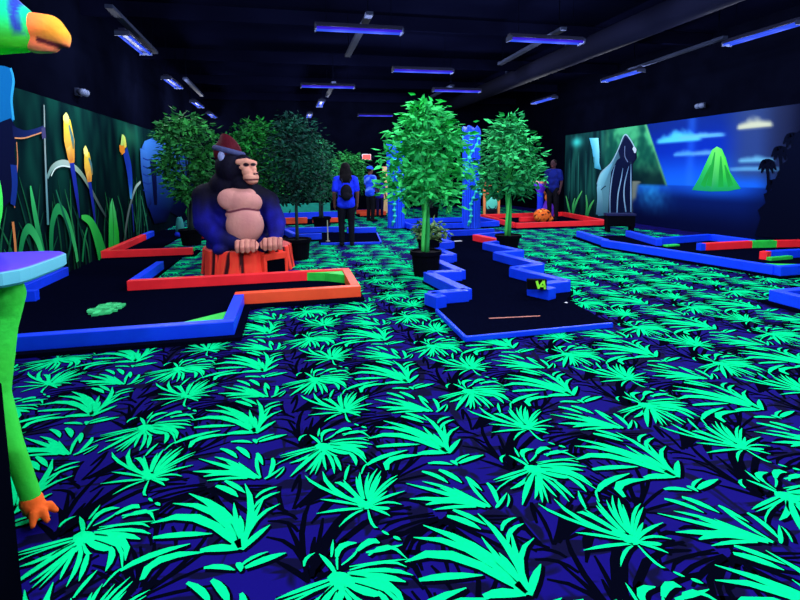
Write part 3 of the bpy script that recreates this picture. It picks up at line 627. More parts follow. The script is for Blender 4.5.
def gorilla():
    base = Vector((SC.x, SC.y, .36))
    t = thing('gorilla_statue', 'large seated gorilla statue with pale chest on the red stump', 'statue', base)
    def P(x, y, dy): return atY(x, y, 7.5+dy)
    b = MB()
    ell(b, P(240, 226, .12), (.40, .33, .44)); ell(b, P(236, 203, .10), (.42, .31, .30))
    chain(b, [(P(208, 196, .12), .19), (P(238, 190, .12), .22), (P(268, 202, .14), .17)])
    ell(b, P(228, 186, .08), (.26, .24, .24))
    ell(b, P(231, 167, .0), (.22, .25, .25)); ell(b, P(228, 155, .0), (.16, .19, .17)); ell(b, P(242, 186, -.10), (.15, .14, .13))
    ell(b, P(243, 165, -.10), (.14, .16, .15))
    chain(b, [(P(205, 197, .10), .19), (P(206, 222, .0), .18), (P(218, 238, -.22), .14), (P(238, 245, -.42), .085)])
    chain(b, [(P(268, 203, .10), .16), (P(276, 222, -.05), .15), (P(276, 236, -.30), .10), (P(273, 242, -.42), .075)])
    for x, y in ((224, 243), (260, 243)): ell(b, P(x, y, .05), (.25, .33, .15))
    for x, y in ((222, 249), (262, 248)): ell(b, P(x, y, -.28), (.13, .2, .09))
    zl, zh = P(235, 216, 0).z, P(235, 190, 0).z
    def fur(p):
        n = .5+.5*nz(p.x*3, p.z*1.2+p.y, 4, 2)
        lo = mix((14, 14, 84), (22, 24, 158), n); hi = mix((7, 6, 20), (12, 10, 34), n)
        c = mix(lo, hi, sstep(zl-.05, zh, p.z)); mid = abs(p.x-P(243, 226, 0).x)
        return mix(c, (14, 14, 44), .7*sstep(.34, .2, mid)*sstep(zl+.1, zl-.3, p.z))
    fuse('body', b, .02, fur, M_FUR, t, 5)
    # chest plate: two breast muscles over a round belly, a dark crease between
    b = MB()
    ell(b, P(232, 200, -.22), (.20, .10, .16), Matrix.Rotation(.25, 3, 'Y')); ell(b, P(250, 203, -.22), (.17, .10, .15), Matrix.Rotation(-.15, 3, 'Y'))
    ell(b, P(245, 225, -.24), (.26, .16, .27)); ell(b, P(243, 214, -.2), (.24, .12, .12)); ell(b, P(240, 194, -.16), (.22, .10, .10))
    ell(b, P(241, 201, -.24), (.20, .10, .155))
    cz = P(240, 210.5, -.3).z
    def skin(p):
        n = .5+.5*nz(p.x, p.z, 6, 3); c = mix((180, 122, 122), (200, 142, 134), n)
        d = abs(p.z-cz-.02*math.cos((p.x+.6)*12))
        return mix((90, 40, 56), c, sstep(.008, .02, d))
    fuse('chest', b, .014, skin, M_FUR, t, 4, 'bare pinkish chest and belly')
    # face turned to the right: brow, cheek, muzzle
    b = MB()
    ell(b, P(244, 167, -.20), (.085, .07, .05)); chain(b, [(P(238, 162, -.23), .04), (P(246, 161.5, -.24), .05), (P(254, 163.5, -.16), .045)])
    ell(b, P(248, 172, -.20), (.085, .09, .07)); ell(b, P(251, 177.5, -.20), (.11, .12, .075)); ell(b, P(252, 181, -.20), (.085, .10, .05))
    ell(b, P(253, 169, -.20), (.05, .06, .07)); ell(b, P(255, 174, -.24), (.045, .05, .04))
    mz = P(252, 179.8, -.25).z
    e1, e2 = P(246, 164.8, -.27), P(253, 164.6, -.24); n1 = P(254.5, 174.0, -.28); n2 = P(257.5, 173.5, -.2)
    def face(p):
        c = mix((184, 122, 108), (204, 146, 128), .5+.5*nz(p.x, p.z, 9, 3))
        for e, r in ((e1, .045), (e2, .04), (n1, .022), (n2, .02)):
            c = mix((30, 14, 30), c, sstep(r*.7, r, math.hypot(p.x-e.x, (p.z-e.z)*1.5)))
        if p.x > P(246, 180, 0).x: c = mix((90, 40, 50), c, sstep(.006, .014, abs(p.z-mz)))
        return c
    f = fuse('face', b, .010, face, M_FUR, t, 3, 'pinkish face turned to the right')
    for e in (e1, e2):
        mb = MB(); mb.ball(tuple(e+Vector((0, .03, 0))), .024, col=(16, 10, 14)); mb.build('eye', M_V, f if False else t, True)
    # hands: palm, four knuckled fingers and a thumb each, resting on the stump
    for wx, wy, sgn, dd in ((246, 243, -1, -.50), (273, 241, 1, -.46)):
        w = P(wx, wy, dd); b = MB(); ell(b, w+Vector((0, -.02, -.01)), (.125, .12, .07))
        for k in range(4):
            x = w.x+(-.10+.066*k); L = (.09, .115, .11, .085)[k]
            p0 = Vector((x, w.y-.06, w.z+.02)); p1 = Vector((x*1.0, w.y-.06-L*.7, w.z+.025)); p2 = Vector((x, w.y-.06-L*1.15, w.z-.035)); p3 = Vector((x, w.y-.05-L*1.1, w.z-.085))
            chain(b, [(p0, .04), (p1, .037), (p2, .034), (p3, .03)])
        th = Vector((w.x-sgn*.11, w.y-.02, w.z)); chain(b, [(th, .04), (th+Vector((-sgn*.035, -.07, -.02)), .034), (th+Vector((-sgn*.025, -.12, -.06)), .028)])
        zt = w.z
        def hc(p, w=w):
            g = abs(((p.x-w.x+.133) % .066)-.033)
            c = mix((186, 118, 112), (206, 144, 126), .5+.5*nz(p.x, p.y, 9, 1))
            return mix((110, 50, 60), c, sstep(.026, .033, .033-g+.026)) if p.y < w.y-.08 else c
        fuse('hand', b, .009, hc, M_FUR, t, 2, 'pinkish hand with curled fingers')
    # santa hat on the crown
    hp = P(229, 152, 0)
    s = thing('santa_hat', 'small dark red santa hat with white brim on the gorilla', 'hat', (hp.x, hp.y, hp.z))
    mb = MB(); R0 = Matrix.Rotation(.28, 3, 'Y')
    b = MB()
    for k in range(9):
        f_ = k/8; c = hp+Vector((-.02-.05*f_+.02*math.sin(f_*3), 0, -.01+.24*f_)); b.ball(tuple(c), .165*(1-f_)**.8+.03, 16, 10)
    fuse('hat_cone', b, .014, lambda p: mix((52, 4, 18), (72, 6, 24), .5+.5*nz(p.x, p.z, 8, 1)), M_FUR, s, 3)
    b = MB()
    chain(b, [(hp+Vector((.185*math.cos(a), .185*math.sin(a), .0-.05*math.cos(a)+.01)), .042) for a in [2*PI*k/16 for k in range(17)]])
    fuse('brim', b, .014, (56, 62, 104), M_FUR, s, 2, 'white fur brim')
    mb = MB(); mb.ball(tuple(P(221.5, 156.5, -.17)), (.05, .05, .075), col=(120, 130, 180)); mb.build('pompom', M_V, s, True, label='white pompom')
gorilla()

# ------------------------------------------------------------------ artificial trees in pots
def tree(label, base, prof, trunk_top, nleaf, leaf, c0, c1, trunk_cols, seed, pot=(.17, .22, .32), stems=3, lean=0.0, group='potted artificial trees', spread=.085):
    R = random.Random(seed); base = Vector(base)
    t = thing('potted_tree', label, 'tree', base, group)
    rb, rt, ph = pot
    mb = MB(); mb.lathe([(rb, .002), (rb*1.04, .02), (rt*.97, ph*.82), (rt*1.06, ph*.84), (rt*1.08, ph), (rt*.96, ph), (rt*.92, ph*.9)], base, 28)
    mb.build('pot', M_BLACK, t, smooth=False)
    mb = MB(); mb.lathe([(rt*.93, ph*.84), (rt*.9, ph*.92), (rt*.4, ph*.95)], base, 20); mb.build('soil', mat('dark_soil', (16, 14, 22), .95, .05), t)
    zt = prof[-1][0]
    for s in range(stems):
        a = 2*PI*s/stems+.6; r0 = .035 if stems > 1 else 0
        pts = []; 
        for k in range(9):
            f_ = k/8; z = ph*.9+(trunk_top*1.25-ph*.9)*f_; w = a+f_*2.6
            pts.append(base+Vector((r0*math.cos(w)+lean*f_, r0*math.sin(w), z)))
        mb = MB(); mb.tube(pts, [.030-.010*k/8 for k in range(9)], 9, trunk_cols[s % len(trunk_cols)]); mb.build('trunk', M_V, t, True)
    # clusters of leaves on twigs
    tw = MB(); vs = []; fs = []; cs = []
    zs = [p[0] for p in prof]; rs = [p[1] for p in prof]
    ncl = max(14, nleaf//36)
    for i in range(ncl):
        z = zs[0]+(zs[-1]-zs[0])*((i+R.random())/ncl); r = np.interp(z, zs, rs)
        a = i*2.399963+R.uniform(-.4, .4); q = r*math.sqrt(R.uniform(.12, 1.0))
        c = base+Vector((q*math.cos(a)+lean, q*math.sin(a), z))
        root = base+Vector((lean, 0, min(z-.1, trunk_top*1.2)))
        if i % 2 == 0: tw.tube([root, root.lerp(c, .5)+Vector((0, 0, .05)), c], [.009, .006, .003], 5, trunk_cols[0])
        br = R.random()
        for k in range(36):
            p = c+Vector((R.gauss(0, spread), R.gauss(0, spread), R.gauss(0, spread*.7)))
            d = (p-c)*.9; d.z *= .5; d += Vector((math.cos(a), math.sin(a), 0))*.03; d += Vector((R.gauss(0, .07), R.gauss(0, .07), R.gauss(-.03, .05))); d.normalize()
            sd = d.cross(Vector((R.gauss(0, .5), R.gauss(0, .5), 1))).normalized(); nn = sd.cross(d)
            L = leaf*R.uniform(.7, 1.25); W = L*.29
            n = len(vs); vs += [p, p+d*L*.45+sd*W-nn*L*.06, p+d*L*.5+nn*L*.04, p+d*L*.45-sd*W-nn*L*.06, p+d*L]
            fs += [(n, n+1, n+2), (n, n+2, n+3), (n+1, n+4, n+2), (n+2, n+4, n+3)]
            cc = mix(c0, c1, max(0, min(1, .5*br+.5*R.random()))); cs += [cc]*5
    mb = MB(); mb.add(vs, fs, cs); mb.build('foliage', M_LEAF, t)
    tw.build('twigs', M_V, t)
    return t
GT = [(38, 170, 78), (70, 210, 96), (28, 140, 66)]
DT = [(24, 40, 44), (30, 52, 50)]
tree('bright green potted tree by the near left steps of the centre hole', at(426, 275), [(1.02, .34), (1.2, .50), (1.5, .50), (1.85, .52), (1.97, .30), (2.12, .16), (2.25, .12)], 1.0, 1900, .13, (16, 110, 56), (72, 248, 124), GT, 11, (.16, .20, .34))
tree('bright green potted tree right of the centre hole, near its red rail', at(508, 249), [(1.0, .34), (1.2, .54), (1.6, .56), (1.95, .42), (2.12, .22), (2.28, .10)], 1.0, 2000, .13, (12, 84, 50), (60, 206, 112), GT, 12, (.16, .22, .26))
tree('dark green potted tree just right of the gorilla', at(298, 259), [(1.0, .35), (1.3, .46), (1.7, .50), (1.95, .36), (2.15, .24), (2.25, .10)], 1.0, 2800, .09, (8, 30, 32), (20, 82, 62), DT, 13, (.17, .21, .34), 1)
tree('dense green potted tree left of the gorilla against the elephant mural', (-1.95, 10.6, 0), [(.95, .3), (1.3, .52), (1.8, .58), (2.2, .46), (2.4, .3), (2.52, .1)], 1.0, 2000, .14, (8, 44, 30), (64, 176, 78), DT, 14)
tree('green potted tree hidden behind the gorilla, its crown above the hat', (-.60, 9.8, 0), [(1.0, .36), (1.4, .52), (1.9, .52), (2.15, .4), (2.32, .15)], 1.0, 2600, .12, (8, 48, 30), (46, 174, 66), DT, 15)
tree('dark potted tree behind the dark one right of the gorilla', (.75, 12.4, 0), [(.8, .3), (1.2, .46), (1.7, .42), (2.0, .25), (2.15, .1)], 1.0, 1600, .10, (12, 48, 42), (36, 130, 76), DT, 16)
tree('far green potted tree showing above the woman with the backpack', (1.74, 15.2, 0), [(.9, .4), (1.3, .55), (1.7, .5), (1.95, .2)], 1.0, 1300, .13, (22, 90, 50), (60, 180, 80), DT, 17)
tree('far green potted tree standing at the back between the two blue posts', (4.2, 14.6, 0), [(.7, .3), (1.0, .5), (1.4, .4), (1.7, .15)], .8, 900, .12, (16, 80, 48), (40, 140, 70), DT, 18)
# low plant behind the near pot
tree('low leafy plant in a black pot behind the bright green tree', at(429, 256), [(.30, .10), (.40, .20), (.52, .12)], .32, 200, .10, (40, 90, 60), (150, 170, 100), DT, 19, (.15, .19, .3), 2, spread=.05, group='low potted plants')
# ------------------------------------------------------------------ blue posts with vines
def post(label, x, y, r, h, seed):
    t = thing('carved_post', label, 'post', (x, y, 0), 'blue vine-wrapped posts')
    n = 72; mb = MB(); vs = []; cs = []; R = random.Random(seed)
    ph = [R.uniform(0, 6) for _ in range(4)]
    zs = [0.036, .1, .5, 1.0, 1.5, h-.15, h-.04, h]
    for i, z in enumerate(zs):
        for k in range(n):
            a = 2*PI*k/n
            q = r*(1+.05*math.sin(7*a+ph[0])+.035*math.sin(11*a+ph[1]+z)+.03*math.sin(23*a+ph[2])+.04*math.sin(z*3+ph[3]))*(1.08 if i == 0 else (.86 if i == len(zs)-1 else 1))
            vs.append((x+q*math.cos(a), y+q*math.sin(a), z+(0.05*math.sin(5*a+ph[2]) if i >= len(zs)-2 else 0)))
            g = .5+.5*math.sin(23*a+ph[2]); cs.append(mix((4, 40, 200), (16, 84, 255), g))
    m = len(zs)
    mb.add(vs, [(i*n+k, i*n+(k+1) % n, (i+1)*n+(k+1) % n, (i+1)*n+k) for i in range(m-1) for k in range(n)]+[tuple((m-1)*n+k for k in range(n))], cs)
    mb.build('post_shaft', M_V, t, True)
    for j, (a0, z0, z1, tw) in enumerate(((4.0, .1, 1.1, .9), (5.6, .75, 1.75, -1.6), (3.4, 1.2, min(2.2, h-.2), 1.7))):
        pts = []; 
        for k in range(22):
            f_ = k/21; a = a0+tw*f_+.15*math.sin(f_*9); q = r*1.10
            pts.append((x+q*math.cos(a), y+q*math.sin(a), z0+(z1-z0)*f_))
        mb = MB(); mb.tube(pts, [.028-.014*k/21 for k in range(22)], 8, (30, 170, 190))
        for k in range(2, 21, 3):
            p = Vector(pts[k]); a = math.atan2(p.y-y, p.x-x)
            mb.ball(tuple(p+Vector((.02*math.cos(a), .02*math.sin(a), 0))), (.05, .05, .035), 8, 6, (50, 200, 190))
        mb.build('vine', M_V, t, True, label='teal painted vine')
post('left blue carved post wrapped with teal vine, beside the cream post', 2.56, 12.05, .20, 2.12, 1)
post('right blue carved post wrapped with teal vine, taller, at the red rail', 4.28, 11.42, .20, 2.42, 2)
c = at(386, 213); mb = MB()
mb.box((c.x, c.y, .79), (.19, .14, 1.56)); mb.box((c.x, c.y, .02), (.26, .22, .03)); mb.box((c.x, c.y, 1.575), (.22, .17, .03))
tag(mb.build('cream_post', mat('cream_painted_board', (255, 206, 150), .6, .2, .1), bevel=.004), 'narrow cream upright post left of the left blue post', 'post')

# ------------------------------------------------------------------ props at the back
def ball_prop():
    c = Vector((6.45, 11.95, 0)); t = thing('speckled_ball', 'round orange speckled ball prop inside the far red rails', 'ball', (c.x, c.y, Z0))
    b = MB(); ell(b, (c.x, c.y, .215), (.235, .21, .19)); ell(b, (c.x+.16, c.y-.02, .13), (.13, .15, .10))
    def f(p):
        v = noise.cell(Vector((p.x*16, p.y*16, p.z*16))); n = nz(p.x*14, p.z*14+p.y*9, 1, 2)
        return mix((226, 104, 40), (60, 22, 20), sstep(.05, .35, n)) if v < .75 else (240, 150, 60)
    fuse('shell', b, .016, f, M_FUR, t, 2)
ball_prop()
def totem():
    c = at(545, 217.5); c = Vector((6.95, 12.95, 0)); k = atY(541, 217, 12.95); x = k.x
    t = thing('tiki_totem', 'purple and blue tiki totem with orange flower crown beside the man in blue', 'totem', (x, 12.95, Z0))
    y = 12.95
    mb = MB(); mb.lathe([(.11, Z0+.001), (.10, .1), (.085, .5), (.095, .75), (.08, .8)], (x-.03, y, 0), 16, (20, 50, 240)); mb.build('column', M_V, t, True)
    mb = MB(); mb.lathe([(.06, .74), (.10, .80), (.17, .93), (.21, 1.0), (.20, 1.03), (.10, 1.02)], (x-.03, y, 0), 18, (110, 50, 255)); mb.build('bowl', M_V, t, True, label='purple bowl')
    for i in range(7):
        a = 2*PI*i/7; mb = MB(); mb.ball((x-.03+.15*math.cos(a), y+.15*math.sin(a), 1.06), (.06, .06, .05), 10, 7, (255, 150, 130) if i % 2 else (255, 190, 200)); mb.build('flower', M_V, t, True, label='pinkish flower')
    mb = MB(); mb.lathe([(.12, Z0+.001), (.17, .12), (.19, .27), (.15, .42), (.09, .5), (.10, .54)], (x+.17, y-.06, 0), 18, (104, 44, 200)); mb.build('vase', M_V, t, True, label='purple vase')
    mb = MB(); mb.ball((x+.17, y-.06, .64), (.10, .09, .12), 12, 9, (226, 120, 60)); mb.ball((x+.17, y-.16, .64), (.03, .03, .04), 8, 6, (40, 20, 40))
    for s in (-1, 1): mb.ball((x+.17+s*.045, y-.145, .69), (.022, .02, .022), 8, 6, (40, 20, 60)); mb.tube([(x+.17+s*.07, y-.06, .72), (x+.17+s*.13, y-.06, .82), (x+.17+s*.10, y-.06, .90)], [.035, .025, .01], 7, (230, 130, 70))
    mb.build('mask_head', M_V, t, True, label='orange mask head')
totem()
def tiki_panel():
    y = 14.1; c = atY(491, 219, y); x = c.x; s = 1.05
    t = thing('tiki_idol', 'orange framed panel with a round teal face behind the right blue post', 'panel', (x, y, 0))
    mb = MB(); mb.box((x, y, .55), (.52, .05, 1.06), col=(60, 40, 50)); mb.build('board', M_V, t, bevel=.005)
    mb = MB()
    for sx in (-1, 1): mb.box((x+sx*.23, y-.035, .50), (.07, .04, .96), col=(236, 140, 84))
    mb.box((x, y-.035, 1.0), (.53, .04, .10), col=(230, 110, 80)); mb.build('frame', M_V, t, bevel=.005, label='orange frame')
    R90 = Matrix.Rotation(PI/2, 3, 'X')
    mb = MB(); mb.ball((x, y-.05, .40), (.19, .05, .22), 20, 10, (90, 215, 190)); mb.build('round_face', M_V, t, True, label='round teal face')
    mb = MB(); mb.tube([(x-.13, y-.085, .36), (x-.07, y-.11, .28), (x, y-.115, .26), (x+.07, y-.11, .28), (x+.13, y-.085, .36)], [.01, .018, .022, .018, .01], 8, (20, 60, 70)); mb.build('mouth', M_V, t, True, label='dark grin')
    mb = MB(); mb.ball((x, y-.06, .215), (.17, .04, .09), 16, 8, (14, 14, 30)); mb.build('chin', M_V, t, True)
    for i, (dx, dz, cc) in enumerate(((-.12, .78, (240, 130, 110)), (.02, .84, (80, 220, 170)), (.13, .74, (250, 180, 90)), (-.05, .68, (230, 110, 90)))):
        mb = MB(); mb.ball((x+dx, y-.05, dz), (.085, .05, .07), 10, 7, cc); mb.build('ornament', M_V, t, True)
tiki_panel()
def bud():
    c = Vector((-2.32, 12.55, 0)); p = atY(191.5, 212, 12.55)
    t = thing('green_bulb_prop', 'glossy green bulb on a slim stand in front of the elephant', 'prop', (p.x, 12.55, Z0))
    mb = MB(); mb.lathe([(.05, .29), (.08, .33), (.125, .45), (.135, .52), (.11, .60), (.05, .655), (.012, .67)], (p.x, 12.55, 0), 18, (40, 226, 70)); mb.build('bulb', M_V, t, True, label='bright green bulb')
    mb = MB(); mb.tube([(p.x, 12.55, .66), (p.x, 12.55, .76)], .012, 8, (200, 200, 190)); mb.build('tip', M_V, t)
    mb = MB(); mb.lathe([(.10, Z0+.001), (.09, .06), (.045, .14), (.05, .30)], (p.x, 12.55, 0), 16, (40, 96, 76)); mb.build('stand', M_V, t, True)
    q = atY(180.5, 236, 11.9)
    t = thing('teal_bollard', 'short teal bollard with blue foot under the left potted tree', 'bollard', (q.x, 11.9, Z0))
    mb = MB(); mb.lathe([(.095, .12), (.085, .3), (.06, .42), (.04, .46)], (q.x, 11.9, 0), 16, (50, 140, 140)); mb.build('shaft', M_V, t, True)
    mb = MB(); mb.lathe([(.11, Z0+.001), (.12, .08), (.10, .13)], (q.x, 11.9, 0), 16, (24, 50, 230)); mb.build('foot', M_V, t, True, label='blue foot')
bud()
def bench():
    a = at(605, 236); b = at(640, 238.5); d = Vector((b.x-a.x, b.y-a.y, 0)); d.normalize()
    d = Vector((.93, -.36, 0)); n = Vector((-d.y, d.x, 0)); c = Vector((7.14, 9.75, 0)); ang = math.atan2(d.y, d.x)
    t = thing('bench', 'small black bench in front of the painted silverback', 'bench', c)
    mb = MB(); mb.box(c+Vector((0, 0, .405)), (.62, .30, .05), ang); mb.build('seat', mat('dark_blue_seat', (12, 18, 70), .6, .2), t, bevel=.008)
    for s in (-1, 1):
        mb = MB(); p = c+d*s*.25; mb.box(p+Vector((0, 0, .20)), (.06, .26, .36), ang); mb.build('leg', M_BLACK, t, bevel=.005)
        mb = MB(); q = c-n*.13*s; mb.box(q+Vector((0, 0, .26)), (.58, .025, .22), ang); mb.build('apron', M_BLACK, t)
bench()
# wall spotlights above the murals and the glowing sign at the back
def spot(label, p, d):
    d = Vector(d).normalized(); p = Vector(p)
    t = thing('wall_spotlight', label, 'spotlight', p, 'small wall spotlights')
    mb = MB(); mb.box(p, (.05, .16, .12)); mb.build('wall_plate', M_STRUT, t, bevel=.006)
    for s in (-1, 1):
        q = p+d*.08+Vector((0, s*.055, .02)); mb = MB(); mb.tube([q-d*.05, q+d*.02, q+d*.06], [.03, .05, .055], 14, (70, 80, 110)); mb.build('lamp_head', M_V, t, True)
spot('small pale twin spotlight above the yellow parrots of the jungle mural', (XL+.027, 8.75, 2.68), (1, -.5, -.3))
spot('small pale twin spotlight above the lagoon mural clouds', (XR-.027, 9.3, 2.74), (-1, -.5, -.3))
p = atY(366.5, 157, YF-.05)
t = thing('exit_sign', 'small glowing red sign with two lamp heads high on the dark back wall', 'sign', (p.x, YF-.04, p.z))
mb = MB(); mb.box((p.x, YF-.04, p.z), (.34, .075, .22)); mb.build('sign_box', M_WHITE, t, bevel=.006)
mb = MB(); mb.box((p.x, YF-.08, p.z), (.30, .004, .18)); mb.build('lit_face', mat('red_lit_face', (120, 20, 20), .5, .2, emit=(255, 84, 84), estr=1.2), t, label='glowing red face')
for s in (-1, 1):
    mb = MB(); mb.box((p.x+s*.2, YF-.06, p.z), (.07, .06, .03)); mb.tube([(p.x+s*.25, YF-.03, p.z), (p.x+s*.25, YF-.11, p.z-.02)], .05, 12); mb.build('lamp_head', M_HOUSE, t)

# ------------------------------------------------------------------ parrot waiter at the left edge
def parrot():
    y0 = 2.2; cx = -1.43; base = Vector((cx, y0, .0))
    t = thing('parrot_statue', 'tall green parrot statue with orange beak holding a purple tray, left edge', 'statue', base)
    b = MB()
    ell(b, (-1.43, y0+.04, 1.33), (.30, .30, .50)); ell(b, (-1.42, y0, 1.62), (.20, .24, .26))
    ell(b, (-1.20, y0-.02, 2.0), (.25, .20, .175)); chain(b, [(Vector((-1.42, y0+.02, 1.62)), .16), (Vector((-1.26, y0, 1.95)), .17)])
    chain(b, [(Vector((-1.08, y0, 1.985)), .135), (Vector((-.955, y0-.02, 1.94)), .082)])
    ell(b, (-1.13, y0-.10, 1.33), (.09, .12, .20)); chain(b, [(Vector((-1.40, y0+.25, 1.1)), .13), (Vector((-1.55, y0+.5, .5)), .06)])
    # folded wing arm reaching under the tray
    chain(b, [(Vector((-1.16, y0-.10, 1.50)), .08), (Vector((-1.16, y0-.18, 1.18)), .07)])
    def g(p):
        c = mix((84, 206, 50), (14, 214, 140), sstep(1.87, 1.99, p.z)) if p.z > 1.75 else mix((30, 200, 60), (70, 230, 90), .5+.5*nz(p.x, p.z, 3, 2))
        return mix((40, 60, 160), c, max(sstep(.006, .022, abs(p.x+.935+(p.z-1.94)*.15)), sstep(1.93, 1.90, p.z))) if p.z > 1.8 else c
    fuse('body', b, .016, g, M_FUR, t, 5)
    b = MB()   # beak: heavy hooked upper half and a smaller lower half
    chain(b, [(Vector((-.905, y0-.02, 1.945)), .062), (Vector((-.855, y0-.03, 1.945)), .054), (Vector((-.815, y0-.035, 1.918)), .034), (Vector((-.80, y0-.04, 1.888)), .015)])
    chain(b, [(Vector((-.905, y0-.02, 1.905)), .048), (Vector((-.86, y0-.03, 1.885)), .028), (Vector((-.84, y0-.03, 1.88)), .017)])
    def k(p):
        c = mix((250, 110, 60), (255, 170, 50), sstep(-.93, -.79, p.x)); c = mix((255, 120, 90), c, sstep(1.86, 1.93, p.z))
        return mix((90, 30, 40), c, sstep(.004, .014, abs(p.z-(1.905-.28*(p.x+.9)))) if p.x > -.89 else 1)
    fuse('beak', b, .008, k, M_FUR, t, 3, 'orange hooked beak')
    for s in (-1, 1):
        mb = MB(); mb.ball((-1.07, y0-.02+s*.155, 2.02), (.05, .03, .05), 14, 9, (240, 240, 230)); e = mb.build('eye', M_V, t, True)
        mb = MB(); mb.ball((-1.06, y0-.02+s*.178, 2.02), (.024, .014, .024), 10, 7, (10, 10, 14)); o = mb.build('pupil', M_V, t, True); o.parent = e
    # legs and orange feet
    for s, kn, ft in ((1, (-1.145, y0-.02, .56), (-1.075, y0, .10)), (-1, (-1.52, y0+.12, .56), (-1.50, y0+.12, .10))):
        b = MB(); hip = Vector((kn[0]+.02, kn[1]-.01, .90))
        chain(b, [(hip+Vector((.03, 0, .05)), .082), (hip+Vector((.01, 0, -.08)), .064), (Vector(kn), .046), (Vector(kn).lerp(Vector(ft), .5)+Vector((-.006, 0, 0)), .040), (Vector(ft), .038)])
        fuse('leg', b, .010, lambda p: mix((60, 190, 50), (50, 214, 80), .5+.5*nz(p.x, p.z, 5, 6)), M_FUR, t, 4)
        b = MB(); f0 = Vector(ft)
        chain(b, [(f0+Vector((0, 0, -.02)), .044), (f0+Vector((.02, -.01, -.055)), .038)])
        for dx, dy in ((.085, .02), (.075, -.06), (.02, -.09), (-.07, .03)):
            chain(b, [(f0+Vector((.02, -.01, -.06)), .026), (f0+Vector((.02+dx*.5, -.01+dy*.5, -.048)), .018), (f0+Vector((.02+dx*.75, -.01+dy*.75, -.078)), .012)])
        fuse('foot', b, .007, (250, 104, 40), M_FUR, t, 2, 'orange clawed foot')
    # tray
    mb = MB(); n = 40; prof = []
    def ring(z, gx): 
        out = []
        for q in range(n):
            a = 2*PI*q/n; ex = 5.0
            cx_, sy = math.cos(a), math.sin(a)
            rx = (abs(cx_)**ex+abs(sy)**ex)**(-1/ex)
            out.append((-1.25+(.325+gx)*rx*cx_, y0-.03+(.27+gx)*rx*sy, z))
        return out
    rings = [(1.02, -.01, (70, 150, 190)), (1.03, 0, (84, 168, 196)), (1.072, 0, (90, 176, 200)), (1.078, -.008, (70, 16, 235)), (1.08, -.02, (62, 4, 245))]
    vs = []; cs = []
    for z, gx, c in rings: vs += ring(z, gx); cs += [c]*n
    vs.append((-1.25, y0-.03, 1.08)); cs.append((62, 4, 245))
    fs = [(i*n+q, i*n+(q+1) % n, (i+1)*n+(q+1) % n, (i+1)*n+q) for i in range(4) for q in range(n)]+[(4*n+q, 4*n+(q+1) % n, 5*n) for q in range(n)]+[tuple(reversed(range(n)))]
    mb.add(vs, fs, cs); mb.build('tray', M_V, t, label='purple tray with a teal rim')
    # plinth below the feet
parrot()
mb = MB(); mb.box((-1.135, 1.58, .40), (.56, .16, .79))
tag(mb.build('display_stand', M_DARK, None, bevel=.01, origin=(-1.135, 1.58, 0)), 'black stand in the lower left corner of the photo', 'stand')

